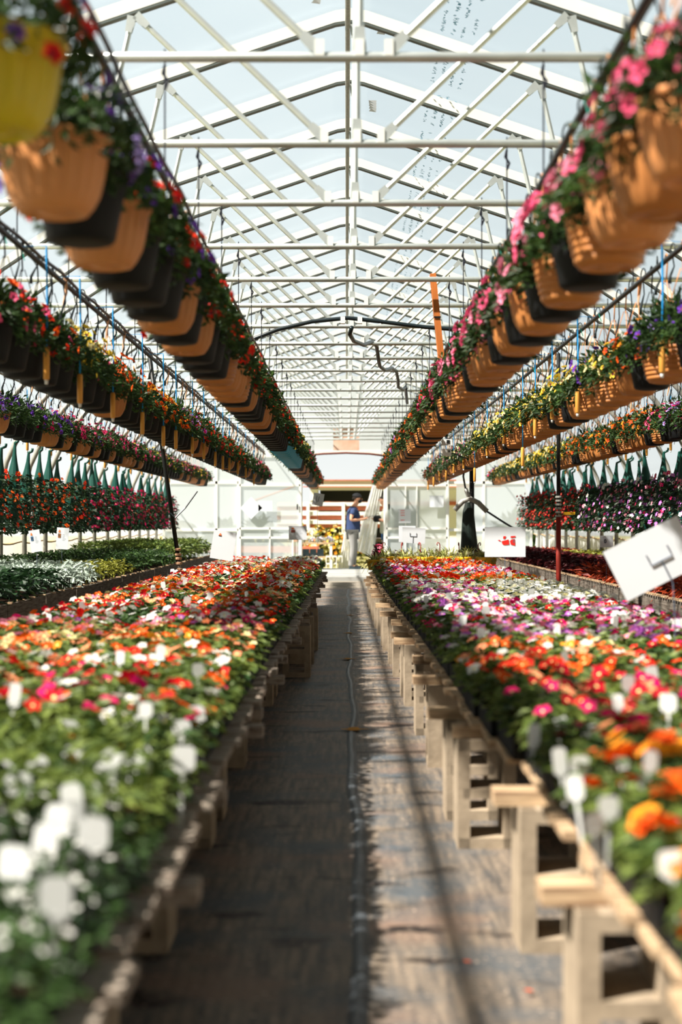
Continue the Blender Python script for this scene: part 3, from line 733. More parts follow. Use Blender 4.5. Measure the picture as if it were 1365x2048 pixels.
def lay_wall(s, f):
    n = 0; y = 8.2
    while y < 24:
        n += 1
        for ci in range(2):
            k = f(y, ci); x = CX + s*(2.33+.05+.35+ci*.71)
            t = empty('bedding_tray', (x,y,BZ)); t.rotation_euler.z = PI*rg.randrange(2)
            tag(t, 'tray of %s, %s from the front, %s side, %s wall bench' % (WD[k], ordn(n), ('path','wall')[ci], 'left' if s < 0 else 'right'), 'plant tray', 'plant trays on the %s wall bench' % ('left' if s < 0 else 'right'))
            obj('tray', WTRAY, t); obj('foliage', rg.choice(WF[k]), t)
            if s > 0 and ci == 0 and n % 2 == 0 and y < 16: put_tag(x-.3, y-.2, BZ+.03, 'white tag at the path edge of the right wall bench, %s from the front' % ordn(n//2), 1, .2)
        y += .615
def fl(y, c):
    if c == 0: return 'basil' if y < 11.4 else 'dusty' if y < 13.6 else 'lime' if y < 15.4 else 'green' if y < 19 else 'tall'
    return 'dusty' if y < 14 else 'green' if y < 19 else 'tall'
def fr_(y, c):
    if c == 0: return 'rust' if y < 14.5 else 'coleus' if y < 19 else 'coleus'
    return 'coleus' if y < 17 else 'lime' if y < 21 else 'rust'
lay_wall(-1, fl); lay_wall(1, fr_)

# ------------------------------------------------------------------ hanging baskets
def pot_prof(kind):
    if kind == 'fluted': p = [(.001,.0),(.030,.002),(.032,.008),(.060,.008),(.064,0),(.080,.004),(.094,.022),(.106,.05),(.114,.085),(.120,.12),(.125,.155),(.126,.158),(.135,.162),(.137,.17),(.136,.178),(.128,.18),(.122,.178),(.120,.165),(.112,.13)]
    elif kind == 'banded':
        p = [(.001,.0),(.030,.002),(.032,.008),(.060,.008),(.064,0),(.082,.004)]
        for k in range(7):
            z = .016+.021*k; r = .090+.036*((k+.5)/7)**.7; p += [(r-.003,z),(r+.0015,z+.004),(r+.002,z+.015),(r-.0025,z+.0185)]
        p += [(.126,.164),(.135,.167),(.137,.174),(.134,.181),(.126,.181),(.12,.17),(.112,.13)]
    else: p = [(.001,.0),(.06,.0),(.080,.004),(.088,.012),(.098,.06),(.110,.12),(.118,.158),(.119,.16),(.129,.162),(.131,.178),(.126,.182),(.12,.18),(.116,.165),(.11,.13)]
    return p
def potmesh(kind, mt):
    b = MB(); pf = pot_prof(kind)
    fl_ = (lambda a, j: .006*abs(math.sin(a*11))**.6 - .003 if 6 < j < 11 else 0) if kind == 'fluted' else None
    b.lathe(pf, 88 if kind == 'fluted' else 40, 0, fl_)
    b.lathe([(.001,.150),(.118,.150),(.118,.149)], 24, 1)
    return b.mesh('pot', [M[mt], M['soil']], True)
POTS = {'fluted': potmesh('fluted','tan'), 'fluted2': potmesh('fluted','tan2'), 'banded': potmesh('banded','tan2'), 'black': potmesh('plain','blackpot'), 'yellow': potmesh('fluted','yellowpot'), 'blue': potmesh('plain','bluepot')}
PD = {'fluted':'tan fluted','fluted2':'brown fluted','banded':'brown ring-banded','black':'black','yellow':'olive-yellow','blue':'turquoise'}
def hangermesh(mt, dz, near):
    b = MB(); top = dz
    for k in range(3):
        a = 2*PI*k/3+.5; b.tube([(.13*math.cos(a),.13*math.sin(a),.172),(.11*math.cos(a),.11*math.sin(a),.20),(.01*math.cos(a),.01*math.sin(a),top-.10)], .0024 if near else .0012, 5)
        b.box((.131*math.cos(a),.131*math.sin(a),.172), (.012,.012,.02))
    pts = [(0,0,top-.11)] + [(0,.022*math.sin(t), top+.002-.022*math.cos(t)*-1) for t in [PI*q/6 for q in range(-3,8)]]
    b.tube([(0,0,top-.11),(.0,-.012,top-.05),(.0,-.024,top-.01),(.0,-.022,top+.018),(0,0,top+.030),(0,.022,top+.018),(0,.024,top-.004)], .0042 if near else .003, 6)
    return b.mesh('hanger', [M[mt]], True)
def basketfoliage(n, L_, seed, mt='leaf'):
    rgx = random.Random(seed); b = MB()
    for i in range(n):
        a = rgx.uniform(0,2*PI); k = rgx.random()
        if k < .72:
            zz = rgx.uniform(0,1); q = math.sqrt(1-zz*zz); rr = rgx.uniform(.6,1); lump = 1+.18*math.sin(a*3+seed)+.1*math.sin(a*7)
            d = Vector((q*math.cos(a), q*math.sin(a), zz)); p = Vector((d.x*.165*rr*lump, d.y*.165*rr*lump, .165+d.z*.155*rr*lump))
        else:
            d = Vector((math.cos(a), math.sin(a), -.2)); p = Vector((d.x*.165, d.y*.165, .19-.10*rgx.random()*abs(math.sin(a*2.5+seed))))
        dd = (d + Vector((rgx.uniform(-.7,.7), rgx.uniform(-.7,.7), rgx.uniform(-.5,.5)))); s_ = rgx.uniform(.7,1.3)
        b.leaf(p, dd, d+Vector((0,0,.5)), L_*s_, L_*.42*s_)
    for i in range(12):   # trailing stems
        a = rgx.uniform(0,2*PI); c, s = math.cos(a), math.sin(a); l = rgx.uniform(.03,.09)
        b.tube([(c*.10,s*.10,.18),(c*.155,s*.155,.20),(c*.18,s*.18,.17-l)], .002, 4, cap=False)
        for q in range(4): b.leaf(Vector((c*.18,s*.18,.17-l*q/3)), Vector((rgx.uniform(-1,1),rgx.uniform(-1,1),-.3)), Vector((c,s,.3)), L_*.9, L_*.4)
    return b.mesh('foliage', [M[mt]])
def basketbloom(cols, n, r, seed):
    rgx = random.Random(seed); b = MB(); nc = len(cols)
    for i in range(n):
        a = rgx.uniform(0,2*PI); zz = rgx.uniform(-.25,.98); q = math.sqrt(1-max(zz,0)**2); lump = 1.06+.12*math.sin(a*3+seed)
        d = Vector((q*math.cos(a), q*math.sin(a), zz)); p = Vector((d.x*.185*lump, d.y*.185*lump, .165+d.z*.17*lump))
        b.flower(p, d+Vector((rgx.uniform(-.4,.4), rgx.uniform(-.4,.4), rgx.uniform(-.2,.4))), r*rgx.uniform(.8,1.2), rgx.randrange(nc), nc, 5, .45, .36)
    return b.mesh('blossoms', [P[c] for c in cols]+[P['eye']])
BF_N = [basketfoliage(900, .040, s) for s in (1,2,3,4)]; BF_F = [basketfoliage(330, .054, s) for s in (5,6,7)]
BP = {'red':(['scarlet','red','scarlet'],24,.021),'purple':(['purple','purple','violet'],22,.024),'pink':(['pink','rose','pink'],30,.026),'redpurple':(['scarlet','red','purple'],26,.021),
      'yellow':(['yellow','cream','yellow'],34,.022),'orange':(['orange','gold','orange'],32,.022),'magenta':(['magenta','pink'],28,.021),'crimson':(['crimson','red','magenta'],30,.020),
      'mixed':(['yellow','rose','magenta'],26,.020),'white':(['cream','white','rose'],30,.019),'redorange':(['red','scarlet','orange'],34,.021),'orangepink':(['scarlet','pink','orange'],30,.024),'violetmix':(['violet','lilac','magenta','orange'],28,.022)}
BDESC = {'red':'scarlet','purple':'purple','pink':'pink','redpurple':'red and purple','yellow':'yellow','orange':'orange','magenta':'magenta','crimson':'crimson','mixed':'yellow and pink','white':'cream-white','redorange':'red-orange','orangepink':'orange and pink','violetmix':'violet'}
BB = {k: [basketbloom(v[0], v[1], v[2], i*5+s) for s in range(2)] for i, (k, v) in enumerate(BP.items())}
HZ = 2.39
ROWS = [ # name, x, rim z, y0, y1, pot choice, colour bands
 ('inner left pipe', -.682, 1.995, 3.26, 30.0, None, [(0,3.9,'purple'),(3.9,5.2,'redpurple'),(5.2,13.2,'red'),(13.2,15,'redorange'),(15,19.5,'yellow'),(19.5,24,'crimson'),(24,40,'redorange')]),
 ('inner right pipe', .742, 1.995, 2.95, 30.0, None, [(0,9.5,'pink'),(9.5,10.8,'magenta'),(10.8,12.2,'red'),(12.2,16,'orange'),(16,18,'violetmix'),(18,22,'orange'),(22,40,'redorange')]),
 ('middle left pipe', -1.52, 1.955, 5.9, 25.3, None, [(0,7.2,'orangepink'),(7.2,8.4,'yellow'),(8.4,12,'orange'),(12,13.6,'violetmix'),(13.6,19,'redorange'),(19,21,'white'),(21,40,'crimson')]),
 ('middle right pipe', 1.572, 1.965, 6.2, 25.5, None, [(0,6.9,'purple'),(6.9,7.6,'orange'),(7.6,16,'yellow'),(16,22,'white'),(22,24,'white'),(24,40,'redorange')]),
 ('outer left pipe', -2.9, 2.02, 11.2, 28.6, None, [(0,14,'purple'),(14,19,'magenta'),(19,40,'mixed')]),
 ('outer right pipe', 2.96, 2.02, 11.4, 27.6, None, [(0,12.6,'violetmix'),(12.6,13.4,'magenta'),(13.4,18,'orange'),(18,26.5,'yellow'),(26.5,40,'violetmix')]),
]
allb = []
for ri, (nm, x, rz_, y0, y1, _, bands) in enumerate(ROWS):
    y = y0; i = 0; rgx = random.Random(100+ri)
    while y < y1:
        left = x < 0
        if ri == 0: kind = ['fluted','black','fluted','black','black','black','fluted2','black','fluted2','black','black'][i] if i < 11 else ('blue' if 14.2 < y < 18.5 else rgx.choice(['black','fluted2','banded','black','black','black']))
        elif ri == 1: kind = ['fluted','fluted2','fluted','banded','black','banded','black'][i] if i < 7 else rgx.choice(['banded','fluted2','banded','black'])
        elif ri in (2,): kind = rgx.choice(['black']*7+['fluted2'])
        elif ri == 4: kind = rgx.choice(['black','fluted','fluted2','black'])
        elif ri == 5: kind = rgx.choice(['banded','banded','black','fluted2'])
        else: kind = rgx.choice(['banded','banded','fluted2','black','banded'])
        c = [b_[2] for b_ in bands if b_[0] <= y < b_[1]][0]
        if rgx.random() < .12 and i > 2: c = rgx.choice([b_[2] for b_ in bands if b_[0]-2 <= y < b_[1]+2])
        allb.append((y, x, rz_, nm, i+1, kind, c, ri)); i += 1; y += .335
allb.append((2.60, -.655, 2.0, 'inner left pipe', 0, 'yellow', 'redpurple', 0))
allb.sort()
HM = {(mt, z, nr): hangermesh(mt, HZ-(z-.18), nr) for mt in ('tan','blackpot') for z in (1.995,1.955,1.965,2.02,2.0) for nr in (True, False)}
def basket_parts(b_):
    y, x, rz_, nm, i, kind, c, ri = b_; rgx = random.Random(int(y*1000)+ri)
    near = y < 9; 
    return POTS[kind], HM[('blackpot' if kind == 'black' else 'tan', rz_, near)], rgx.choice(BF_N if near else BF_F), rgx.choice(BB[c]), rgx.uniform(0, 2*PI)
for b_ in allb[:300]:
    y, x, rz_, nm, i, kind, c, ri = b_; pm, hm, fm, bm, rot = basket_parts(b_)
    t = empty('hanging_basket', (x, y, rz_-.18), 0)
    if kind == 'yellow': lab = 'large olive-yellow pot hanging nearest the camera at the top left'
    else: lab = '%s pot of %s flowers, %s from front, %s' % (PD[kind], BDESC[c], ordn(i), nm)
    tag(t, lab, 'hanging basket', 'hanging baskets on the %s' % nm)
    sc = random.Random(int(y*77)+ri)
    p_ = obj('pot', pm, t, None, (0,0,rot)); h_ = obj('hanger', hm, t, None, (0,0,sc.uniform(0,6))); h_.rotation_euler.z = 0
    f_ = obj('foliage', fm, t, None, (0,0,rot*2)); g_ = obj('blossoms', bm, t, None, (0,0,rot*3))
    s_ = sc.uniform(.94,1.08)
    for q in (f_, g_): q.scale = (s_, s_, s_*sc.uniform(.9,1.15))
# the farthest baskets, too small to single out, as one mass
V, F_, MI, mats = [], [], [], []
for b_ in allb[300:]:
    y, x, rz_, nm, i, kind, c, ri = b_
    for me, rot in zip(basket_parts(b_)[:4], (0, 0, basket_parts(b_)[4], basket_parts(b_)[4]*2)):
        cs, sn = math.cos(rot), math.sin(rot); o_ = len(V)
        for v in me.vertices: V.append((x+v.co.x*cs-v.co.y*sn, y+v.co.x*sn+v.co.y*cs, rz_-.18+v.co.z))
        ix = []
        for m_ in me.materials:
            if m_ not in mats: mats.append(m_)
            ix.append(mats.index(m_))
        for pl in me.polygons: F_.append(tuple(o_+q for q in pl.vertices)); MI.append(ix[pl.material_index])
me = bpy.data.meshes.new('distant_hanging_baskets'); me.from_pydata(V, [], F_)
for m_ in mats: me.materials.append(m_)
me.polygons.foreach_set('material_index', MI); me.update()
tag(obj('distant_hanging_baskets', me), 'far ends of the six rows of hanging flower baskets near the end wall', 'hanging baskets', None, 'stuff')

# the pipes the baskets hang from, their wires up to the trusses and the drip loops on them
LOOP = []
for dr in (.10,.15,.2):
    b = MB(); b.tube([(.003*math.cos(t), .034*math.cos(t), .022+.034*math.sin(t)) for t in [PI*1.35-2*PI*.93*q/12 for q in range(13)]] + [(.012,.02,-.03),(.02,.03,-dr*.5),(-.005,.02,-dr),(-.006,.02,-dr-.035)], [.0036]*15+[.008,.009], 5); LOOP.append(b.mesh('drip_loop', [M['hose']], True))
b = MB(); b.tube([(.0,0,.03),(.016,0,.01),(.01,.01,-.05),(-.004,0,-.12)], [.005,.008,.009,.004], 5); TWINE = b.mesh('twine_tie', [M['twine']])
b = MB(); b.tube([(.015,0,.015),(-.015,.02,0),(0,.01,-.05)], .003, 4); CTIE = b.mesh('cord_tie', [M['greencord']])
for nm, x in (('inner left', -.682), ('inner right', .742), ('middle left', -1.52), ('middle right', 1.572), ('outer left', -2.9), ('outer right', 2.96)):
    y1 = 30.3 if 'inner' in nm else 26.2 if 'middle' in nm else 29
    o = longpipe('basket_pipe', x, HZ, .014, 'dark pipe carrying the %s row of hanging baskets' % nm, 1.6, y1, 'dark', 'pipe', 'basket pipes')
    b = MB(); s = -1 if x < 0 else 1
    b.tube([(.022+.004*math.sin(j*.9), 1.6+.25*j, .018+.006*math.sin(j*1.7)) for j in range(int((y1-1.6)/.25))], .009, 6)
    part('drip_line', b, M['hose'], o); o.children[-1].location = (0,0,HZ)
    z1 = HC if abs(x) < 2 else min(HC, roofz(x)-.08)
    b = MB(); b.tube([(0,0,HZ+.01),(0,0,z1+.03)], .0035, 5)
    b.tube([(0,0,z1-.12),(.012,0,z1-.09),(-.008,0,z1-.06),(0,0,z1-.03)], .006, 5); wm = b.mesh('hanging_wire', [M['wire']])
    for q in range(21):
        yb = 5.26+1.2*q
        if yb < y1: obj('hanging_wire', wm, o, (0,yb,0))
    rgx = random.Random(int(x*100)); y = 3.05
    while y < min(y1, 26):
        obj('drip_loop', LOOP[rgx.randrange(3)], o, (0,y,HZ), (0,0,rgx.uniform(-.4,.4)))
        if rgx.random() < .3: obj('twine_tie', TWINE, o, (0,y+.12,HZ), (0,0,rgx.uniform(-.8,.8)))
        if rgx.random() < .25: obj('cord_tie', CTIE, o, (0,y+.2,HZ))
        y += .335
for o in list(bpy.data.objects):     # longpipe puts its origin at (x,0,0): lift the parts of the pipes to match
    pass

# ------------------------------------------------------------------ pull cords with wooden handles
def cordmeshes(L_, dx):
    b = MB(); b.tube([(dx,0,.045),(dx*.3,0,.05),(0,0,.05),(0,0,.03),(.004,0,-L_*.5),(0,0,-L_)], [.0015,.0015,.003,.005,.005,.005], 6); a = b.mesh('cord', [M['bluecord']], True)
    b = MB(); b.lathe([(.001,-L_-.155),(.011,-L_-.155),(.0145,-L_-.148),(.015,-L_-.08),(.0145,-L_-.01),(.010,-L_),(.001,-L_)], 14); h = b.mesh('wooden_handle', [M['handle']], True)
    b = MB(); b.lathe([(.001,-L_-.175),(.007,-L_-.175),(.009,-L_-.155),(.001,-L_-.155)], 10); t = b.mesh('handle_tip', [M['white']], True)
    return a, h, t
CORDS = {}
def cord(x, y, z, l, label, grp, dx=0):
    if (l, dx) not in CORDS: CORDS[(l, dx)] = cordmeshes(l, dx)
    r = tag(empty('pull_cord', (x,y,z)), label, 'pull cord', grp); a, h, t = CORDS[(l, dx)]
    obj('cord', a, r); hh = obj('wooden_handle', h, r); obj('handle_tip', t, hh); return r
for s, nm in ((-1,'left'),(1,'right')):
    lst = [(93,.42),(160,.46),(226,.46),(285,.48),(327,.5),(352,.48),(385,.46),(408,.46),(431,.48),(446,.48),(459,.46),(476,.46),(492,.46),(508,.5)] if s < 0 else [(1325,.40),(1156,.40),(1105,.36),(1071,.42),(1046,.62),(1008,.36),(975,.40),(950,.62),(928,.42),(908,.42),(893,.48),(880,.44),(868,.48),(857,.5)]
    for i, (px, l) in enumerate(lst):
        X = -1.395 if s < 0 else 1.447
        cord(X, X*2800/(px-693), 2.34, l, 'blue pull cord with wooden handle in front of middle %s baskets, %s from front' % (nm, ordn(i+1)), 'pull cords on the %s' % nm, s*.12)
    for i in range(12):
        yb = 13.66+1.2*i
        cord(s*3.44+CX, yb+.1, 2.48, .45, 'blue pull cord with wooden handle above the %s grow bags, %s from the front' % (nm, ordn(i+1)), 'pull cords by the %s wall' % nm)

# ------------------------------------------------------------------ grow bags along the walls
def bagmesh():
    b = MB(); prof_ = [(.055,.0),(.075,.05),(.08,.3),(.075,.52),(.056,.60),(.036,.68),(.022,.76),(.014,.86)]
    rings = []
    for r, z in prof_:
        rings.append([(r*math.cos(a)*1.0, r*math.sin(a)*.75, z) for a in [2*PI*k/12 for k in range(12)]])
    for ra, rb in zip(rings, rings[1:]):
        for k in range(12): b.poly([ra[k], ra[(k+1) % 12], rb[(k+1) % 12], rb[k]])
    b.box((.02,0,.87), (.06,.02,.022), 0, Matrix.Rotation(-.5,3,'Y')); b.box((.045,0,.90), (.02,.015,.03))
    return b.mesh('bag', [M['bag']], True)
BAG = bagmesh()
def bagfol(seed, mt):
    rgx = random.Random(seed); b = MB()
    for _ in range(430):
        a = rgx.uniform(0,2*PI); z = rgx.uniform(-.02,.56); rr = rgx.uniform(.10,.25)*(1-.25*max(0,(z-.42)/.14))
        d = Vector((math.cos(a), math.sin(a), rgx.uniform(-.4,.3))); s_ = rgx.uniform(.7,1.3)
        b.leaf(Vector((rr*d.x*.9, rr*d.y*1.1, z)), d+Vector((rgx.uniform(-.6,.6),rgx.uniform(-.6,.6),rgx.uniform(-.6,.3))), d+Vector((0,0,.8)), .058*s_, .038*s_)
    return b.mesh('foliage', [M[mt]])
def bagblo(cols, seed, n=44):
    rgx = random.Random(seed); b = MB(); nc = len(cols)
    for _ in range(n):
        a = rgx.uniform(0,2*PI); z = rgx.uniform(-.0,.6); d = Vector((math.cos(a), math.sin(a), .15)); rr = rgx.uniform(.22,.27)
        b.flower(Vector((rr*d.x*.92, rr*d.y*1.1, z)), d+Vector((rgx.uniform(-.3,.3),rgx.uniform(-.3,.3),rgx.uniform(0,.3))), .024*rgx.uniform(.8,1.2), rgx.randrange(nc), nc, 5, .15, .2)
    return b.mesh('blossoms', [P[c] for c in cols]+[P['pale_eye']])
GF = [bagfol(s, 'leaf_dark') for s in (1,2,3)]
GB = {k: [bagblo(v, i*3+s, n) for s in (0,1)] for i, (k, v, n) in enumerate((('orange',['scarlet','orange'],36),('magenta',['magenta','crimson','magenta'],52),('pinkwhite',['rose','lilac','white','magenta'],62),('red',['red','crimson'],64)))}
for s, nm in ((-1,'left'),(1,'right')):
    y = 12.9; i = 0
    while y < 26.2:
        k = ('orange' if y < 18 else 'magenta') if s < 0 else ('pinkwhite' if y < 19.6 else 'red')
        i += 1; x = s*3.4+CX
        t = tag(empty('grow_bag', (x+R.uniform(-.02,.02), y, 1.02)), 'hanging grow bag covered in %s impatiens, %s from front along %s wall' % ({'orange':'orange','magenta':'magenta','pinkwhite':'pink-white','red':'red'}[k], ordn(i), nm), 'grow bag', 'grow bags on the %s' % nm)
        obj('bag', BAG, t, None, (R.uniform(-.08,.08),R.uniform(-.1,.1),R.uniform(-.8,.8))).scale = (1,1,R.uniform(.9,1.08)); obj('foliage', R.choice(GF), t, None, (0,0,R.uniform(0,6))); obj('blossoms', R.choice(GB[k]), t, None, (0,0,R.uniform(0,6)))
        b = MB(); b.tube([(0,0,.9),(.02,.01,1.0),(.06,.0,1.12),(.03,0,1.55)], .003, 5); obj('hanging_cord', b.mesh('hanging_cord', [M['wire']]), t)
        y += .57
    longpipe('grow_bag_pipe', s*3.40+CX, 2.56, .014, 'pipe along the %s wall from which the grow bags hang' % nm, 10, 28, 'post', 'pipe')
    b = MB()   # loose sagging drip tube over the bags
    b.tube([(s*3.36+CX, 12+.3*j, 2.05+.12*abs(math.sin(j*.8))+.05*math.sin(j*1.9)) for j in range(50)], .006, 5)
    o = obj('drip_tube', b.mesh('drip_tube', [M['hose']], True)); tag(o, 'thin wavy drip tube looping above the %s wall grow bags' % nm, 'drip tube')

# ------------------------------------------------------------------ spider plants in gold pots and dark plants behind them
GOLD = MB().lathe([(.001,0),(.085,0),(.09,.01),(.10,.05),(.112,.10),(.122,.105),(.124,.125),(.116,.128),(.11,.112)], 36).lathe([(.001,.112),(.112,.112),(.112,.111)], 24, 1).mesh('pot', [M['goldpot'], M['soil']], True)
SM = []
for s in range(3):
    rgx = random.Random(s+50); b = MB()
    for _ in range(90):
        a = rgx.uniform(0,2*PI); l = rgx.uniform(.12,.22); w_ = .010; el = rgx.uniform(.15,1.4); c, sn = math.cos(a), math.sin(a); pts = []
        for q in range(5):
            t_ = q/4; rr = l*t_*math.cos(el*.7)+.02; z = .10 + l*math.sin(el)*t_*1.15 - .16*t_*t_*(1.2-el*.5); pts.append(Vector((c*rr, sn*rr, z)))
        sd = Vector((-sn, c, 0))
        for q in range(4):
            w0, w1 = w_*(1-q/4*.8), w_*(1-(q+1)/4*.8); b.poly([pts[q]-sd*w0, pts[q]+sd*w0, pts[q+1]+sd*w1, pts[q+1]-sd*w1])
    SM.append(b.mesh('leaves', [M['leaf_spider']]))
n = 0
b = MB(); b.box((0,0,.035), (1.36,.66,.07)); o = obj('riser_board', b.mesh('riser_board', [M['board']]), None, (1.04,17.12,BZ-.002)); tag(o, 'low board raising the spider plants on the right bench', 'board')
for row, yy in enumerate((16.95, 17.3)):
    for i in range(6):
        n += 1; x = .47+.24*i+.1*row
        t = tag(empty('spider_plant', (x, yy, BZ+.07)), 'striped spider plant in a golden pot, %s from left in %s row' % (ordn(i+1), ('front','back')[row]), 'potted plant', 'spider plants in golden pots')
        obj('pot', GOLD, t).scale = (.82,.82,1.25); obj('leaves', R.choice(SM), t, (0,0,.04), (0,0,R.uniform(0,6)))
        put_tag(x+.04, yy-.06, BZ+.19, 'white tag in the spider plant pot, %s from left in the %s row' % (ordn(i+1), ('front','back')[row]), .9, 0)
o = None
t = tag(empty('spider_plant', (.36, 16.95, BZ+.07)), 'striped spider plant overhanging the aisle end of the right bench', 'potted plant'); obj('pot', GOLD, t); q = obj('leaves', SM[0], t); q.scale = (1.3,1.3,1.0)
DK = []
for s in range(2):
    b = MB(); foliage_blob(b, (0,0,.14), (.14,.14,.12), 130, .06, .04, 0, .4, random.Random(s)); DK.append(b.mesh('foliage', [M['leaf_red']]))
HK = MB(); HK.tube([(0,0,.1),(0,0,.36),(.012,0,.385),(.03,0,.39),(.038,0,.37),(.03,0,.352)], .007, 6); HK = HK.mesh('hook', [M['redpaint']], True)
for i in range(6):
    t = tag(empty('hooked_basket', (.46+.245*i, 17.85, BZ)), 'dark red leafed plant with upright pot hook behind the spider plants, %s from left' % ordn(i+1), 'potted plant', 'dark plants with hooks')
    obj('pot', POTS['black'], t).scale = (.8,.8,.6); obj('foliage', DK[i % 2], t, None, (0,0,i)); obj('hook', HK, t, None, (0,0,i*1.1))
shrub('pink_geranium', (.42, 18.1, BZ+.05), (.10,.10,.22), 120, .05, 'leaf_red', 'pink flowered plant at the aisle end of the right bench below the curtain', 'potted plant', ['rose','pink'], 26, .03)

# ------------------------------------------------------------------ signs
def sign(name, px, py, y, w, h, tiltdeg, z0, label, art=None, fork=False, sy=None, hang=False):
    """flat notice facing the aisle on a wire stake; px,py the centre seen in the photograph, y its distance"""
    X = (px-693)*y/2800; Z = 1.1-(py-1046)*y/2800
    root = tag(empty(name, (X, y, z0)), label, 'sign'); zc = Z-z0; a = math.radians(tiltdeg); rot = Matrix.Rotation(a, 3, 'Y')
    b = MB(); b.box((0,0,zc), (w,.003,h), 0, rot); part('card', b, M['paper'], root)
    card = root.children[-1]
    def T(u, v, dy=-.003): p = rot @ Vector((u*w/2, 0, v*h/2)); return (p.x, dy, zc+p.z)
    if art: art(card, T)
    b = MB(); p0 = T(0, -.35, -.006 if fork else .006); 
    if fork:
        f = fork; b.tube([T(f[0]-.28,f[1]+.42,-.006), T(f[0]-.28,f[1],-.006), T(f[0]+.28,f[1],-.006), T(f[0]+.28,f[1]+.42,-.006)], .0028 if w > .2 else .002, 6); p0 = T(f[0], f[1], -.006)
        p1 = T(f[0], -1.15, -.006); b.tube([p0, p1, (p1[0]+(p1[0]-p0[0])*.15, -.006, max(0.0,p1[2]-.12)), ((p1[0]+(p1[0]-p0[0])*.2), -.006, 0)] if not hang else [p0,p1], .0026, 6)
    else: b.tube([T(0,0,.006), T(0,-1,.006), (0, .006, 0)], .0025, 6)
    part('wire_stake', b, M['ink'], root)
    return root
def patch(parent, T, pts, mt, name, dy=-.0035):
    b = MB(); b.poly([T(u, v, dy) for u, v in pts]); return part(name, b, M[mt] if isinstance(mt, str) else mt, parent)
def art_red(card, T):
    b = MB()
    for q in ([(-.02,-.16),(.26,-.12),(.22,.22),(-.18,.10),(-.14,-.10)],[(-.20,.08),(-.28,.10),(-.42,.16),(-.30,.20)],[(-.10,.26),(.02,.26),(.08,.44),(-.08,.44)],[(.34,-.12),(.60,-.20),(.58,.26),(.38,.22),(.30,.1)],[(.34,.32),(.62,.36),(.62,.46),(.34,.44)]):
        b.poly([T(u*.85-.02, v*1.0-.05, -.004) for u, v in q])
    part('red_emblem', b, M['red'], card)
    b = MB()
    for k in range(5): b.poly([T(.36+.04*(k%2), .16-.05*k, -.0046), T(.46, .18-.05*k, -.0046), T(.46,.15-.05*k,-.0046), T(.36,.14-.05*k,-.0046)])
    part('fine_print', b, M['ink'], card)
def art_leaflet(photo):
    def f(card, T):
        patch(card, T, [(-.75,.55),(-.35,.55),(-.45,.75),(-.55,.82),(-.66,.72)], mat('orange_logo', srgb(230,130,70), .6), 'logo')
        if photo:
            b = MB()
            b.poly([T(-.75,.05,-.0035),T(-.3,.05,-.0035),T(-.3,.45,-.0035),T(-.75,.45,-.0035)]); part('picture', b, photo, card)
        b = MB(); rr = random.Random(4)
        for k in range(5 if photo else 7):
            v = (.4-.13*k) if photo else (.6-.2*k); b.poly([T(-.05,v,-.0035), T(.25+rr.random()*.35,v,-.0035), T(.25+rr.random()*.3,v-.03,-.0035), T(-.05,v-.03,-.0035)])
        part('text_lines', b, mat('pale_ink', srgb(186,192,200), .6), card)
    return f
ph1 = mat('photo_mix', srgb(210,90,90), .6, noise=.8, nscale=60, col2=srgb(60,90,60)); ph2 = mat('photo_blue', srgb(70,110,150), .6, noise=.6, nscale=50, col2=srgb(40,50,60)); ph3 = mat('photo_brown', srgb(80,60,50), .6, noise=.6, nscale=50, col2=srgb(190,120,60))
sign('plant_sign', 1305, 1117, 5.5, .325, .215, -26.5, BZ+.02, 'large white card tilted on a wire fork over the right bench flowers', None, (.18,-.22))
sign('plant_sign', 1011, 1084, 9.6, .28, .205, 0, BZ+.02, 'square-on white card with a red printed emblem above the right bench', art_red)
def art_plain(card, T):
    patch(card, T, [(-.55,.62),(-.25,.62),(-.32,.76),(-.40,.84),(-.5,.74)], mat('orange_logo2', srgb(226,130,80), .6), 'logo')
    patch(card, T, [(-.52,.60),(-.28,.60),(-.28,.66),(-.52,.66)], 'ink', 'logo_text')
sign('plant_sign', 447, 1091, 13.0, .215, .265, 9, BZ+.02, 'white upright card leaning right with a small orange logo, left bench', art_plain)
sign('plant_sign', 596, 1066, 16.8, .215, .165, 0, BZ+.02, 'small white card with a flower picture at the far end of the left bench', art_leaflet(ph1))
sign('plant_sign', 71, 1082, 12.1, .095, .19, -9, BZ+.02, 'narrow white card with a blue picture over the left wall bench', art_leaflet(ph2))
sign('plant_sign', 125, 1077, 13.3, .115, .205, 4, BZ+.02, 'narrow white card with a brown picture over the left wall bench', art_leaflet(ph3))
def art_v(card, T):
    b = MB(); b.tube([T(-.35,.55,-.006),T(-.28,-.5,-.006),T(.02,-.3,-.006),T(.12,.5,-.006)], .003, 5); part('wire_fork', b, M['ink'], card)
sign('plant_sign', 637, 999, 17.6, .135, .155, 10, BZ+.02, 'grey-white card on a tall stake at the left of the far doorway', art_v)
sign('plant_sign', 828, 1071, 18.0, .30, .20, 3, BZ+.02, 'white card on a wire fork behind the spider plants, in front of another', None, (-.05,-.1))
sign('plant_sign', 815, 1068, 18.15, .22, .21, 0, BZ+.02, 'white card standing behind the forked card near the spider plants')
def art_o(card, T):
    b = MB(); b.tube([T(-.2+.14*math.cos(t),.05+.3*math.sin(t),-.005) for t in [2*PI*k/12 for k in range(13)]], .004, 5); part('printed_ring', b, M['ink'], card)
sign('plant_sign', 1214, 1083, 13.2, .125, .11, 0, BZ+.02, 'small pale card with a dark ring, partly behind the big tilted card', art_o)
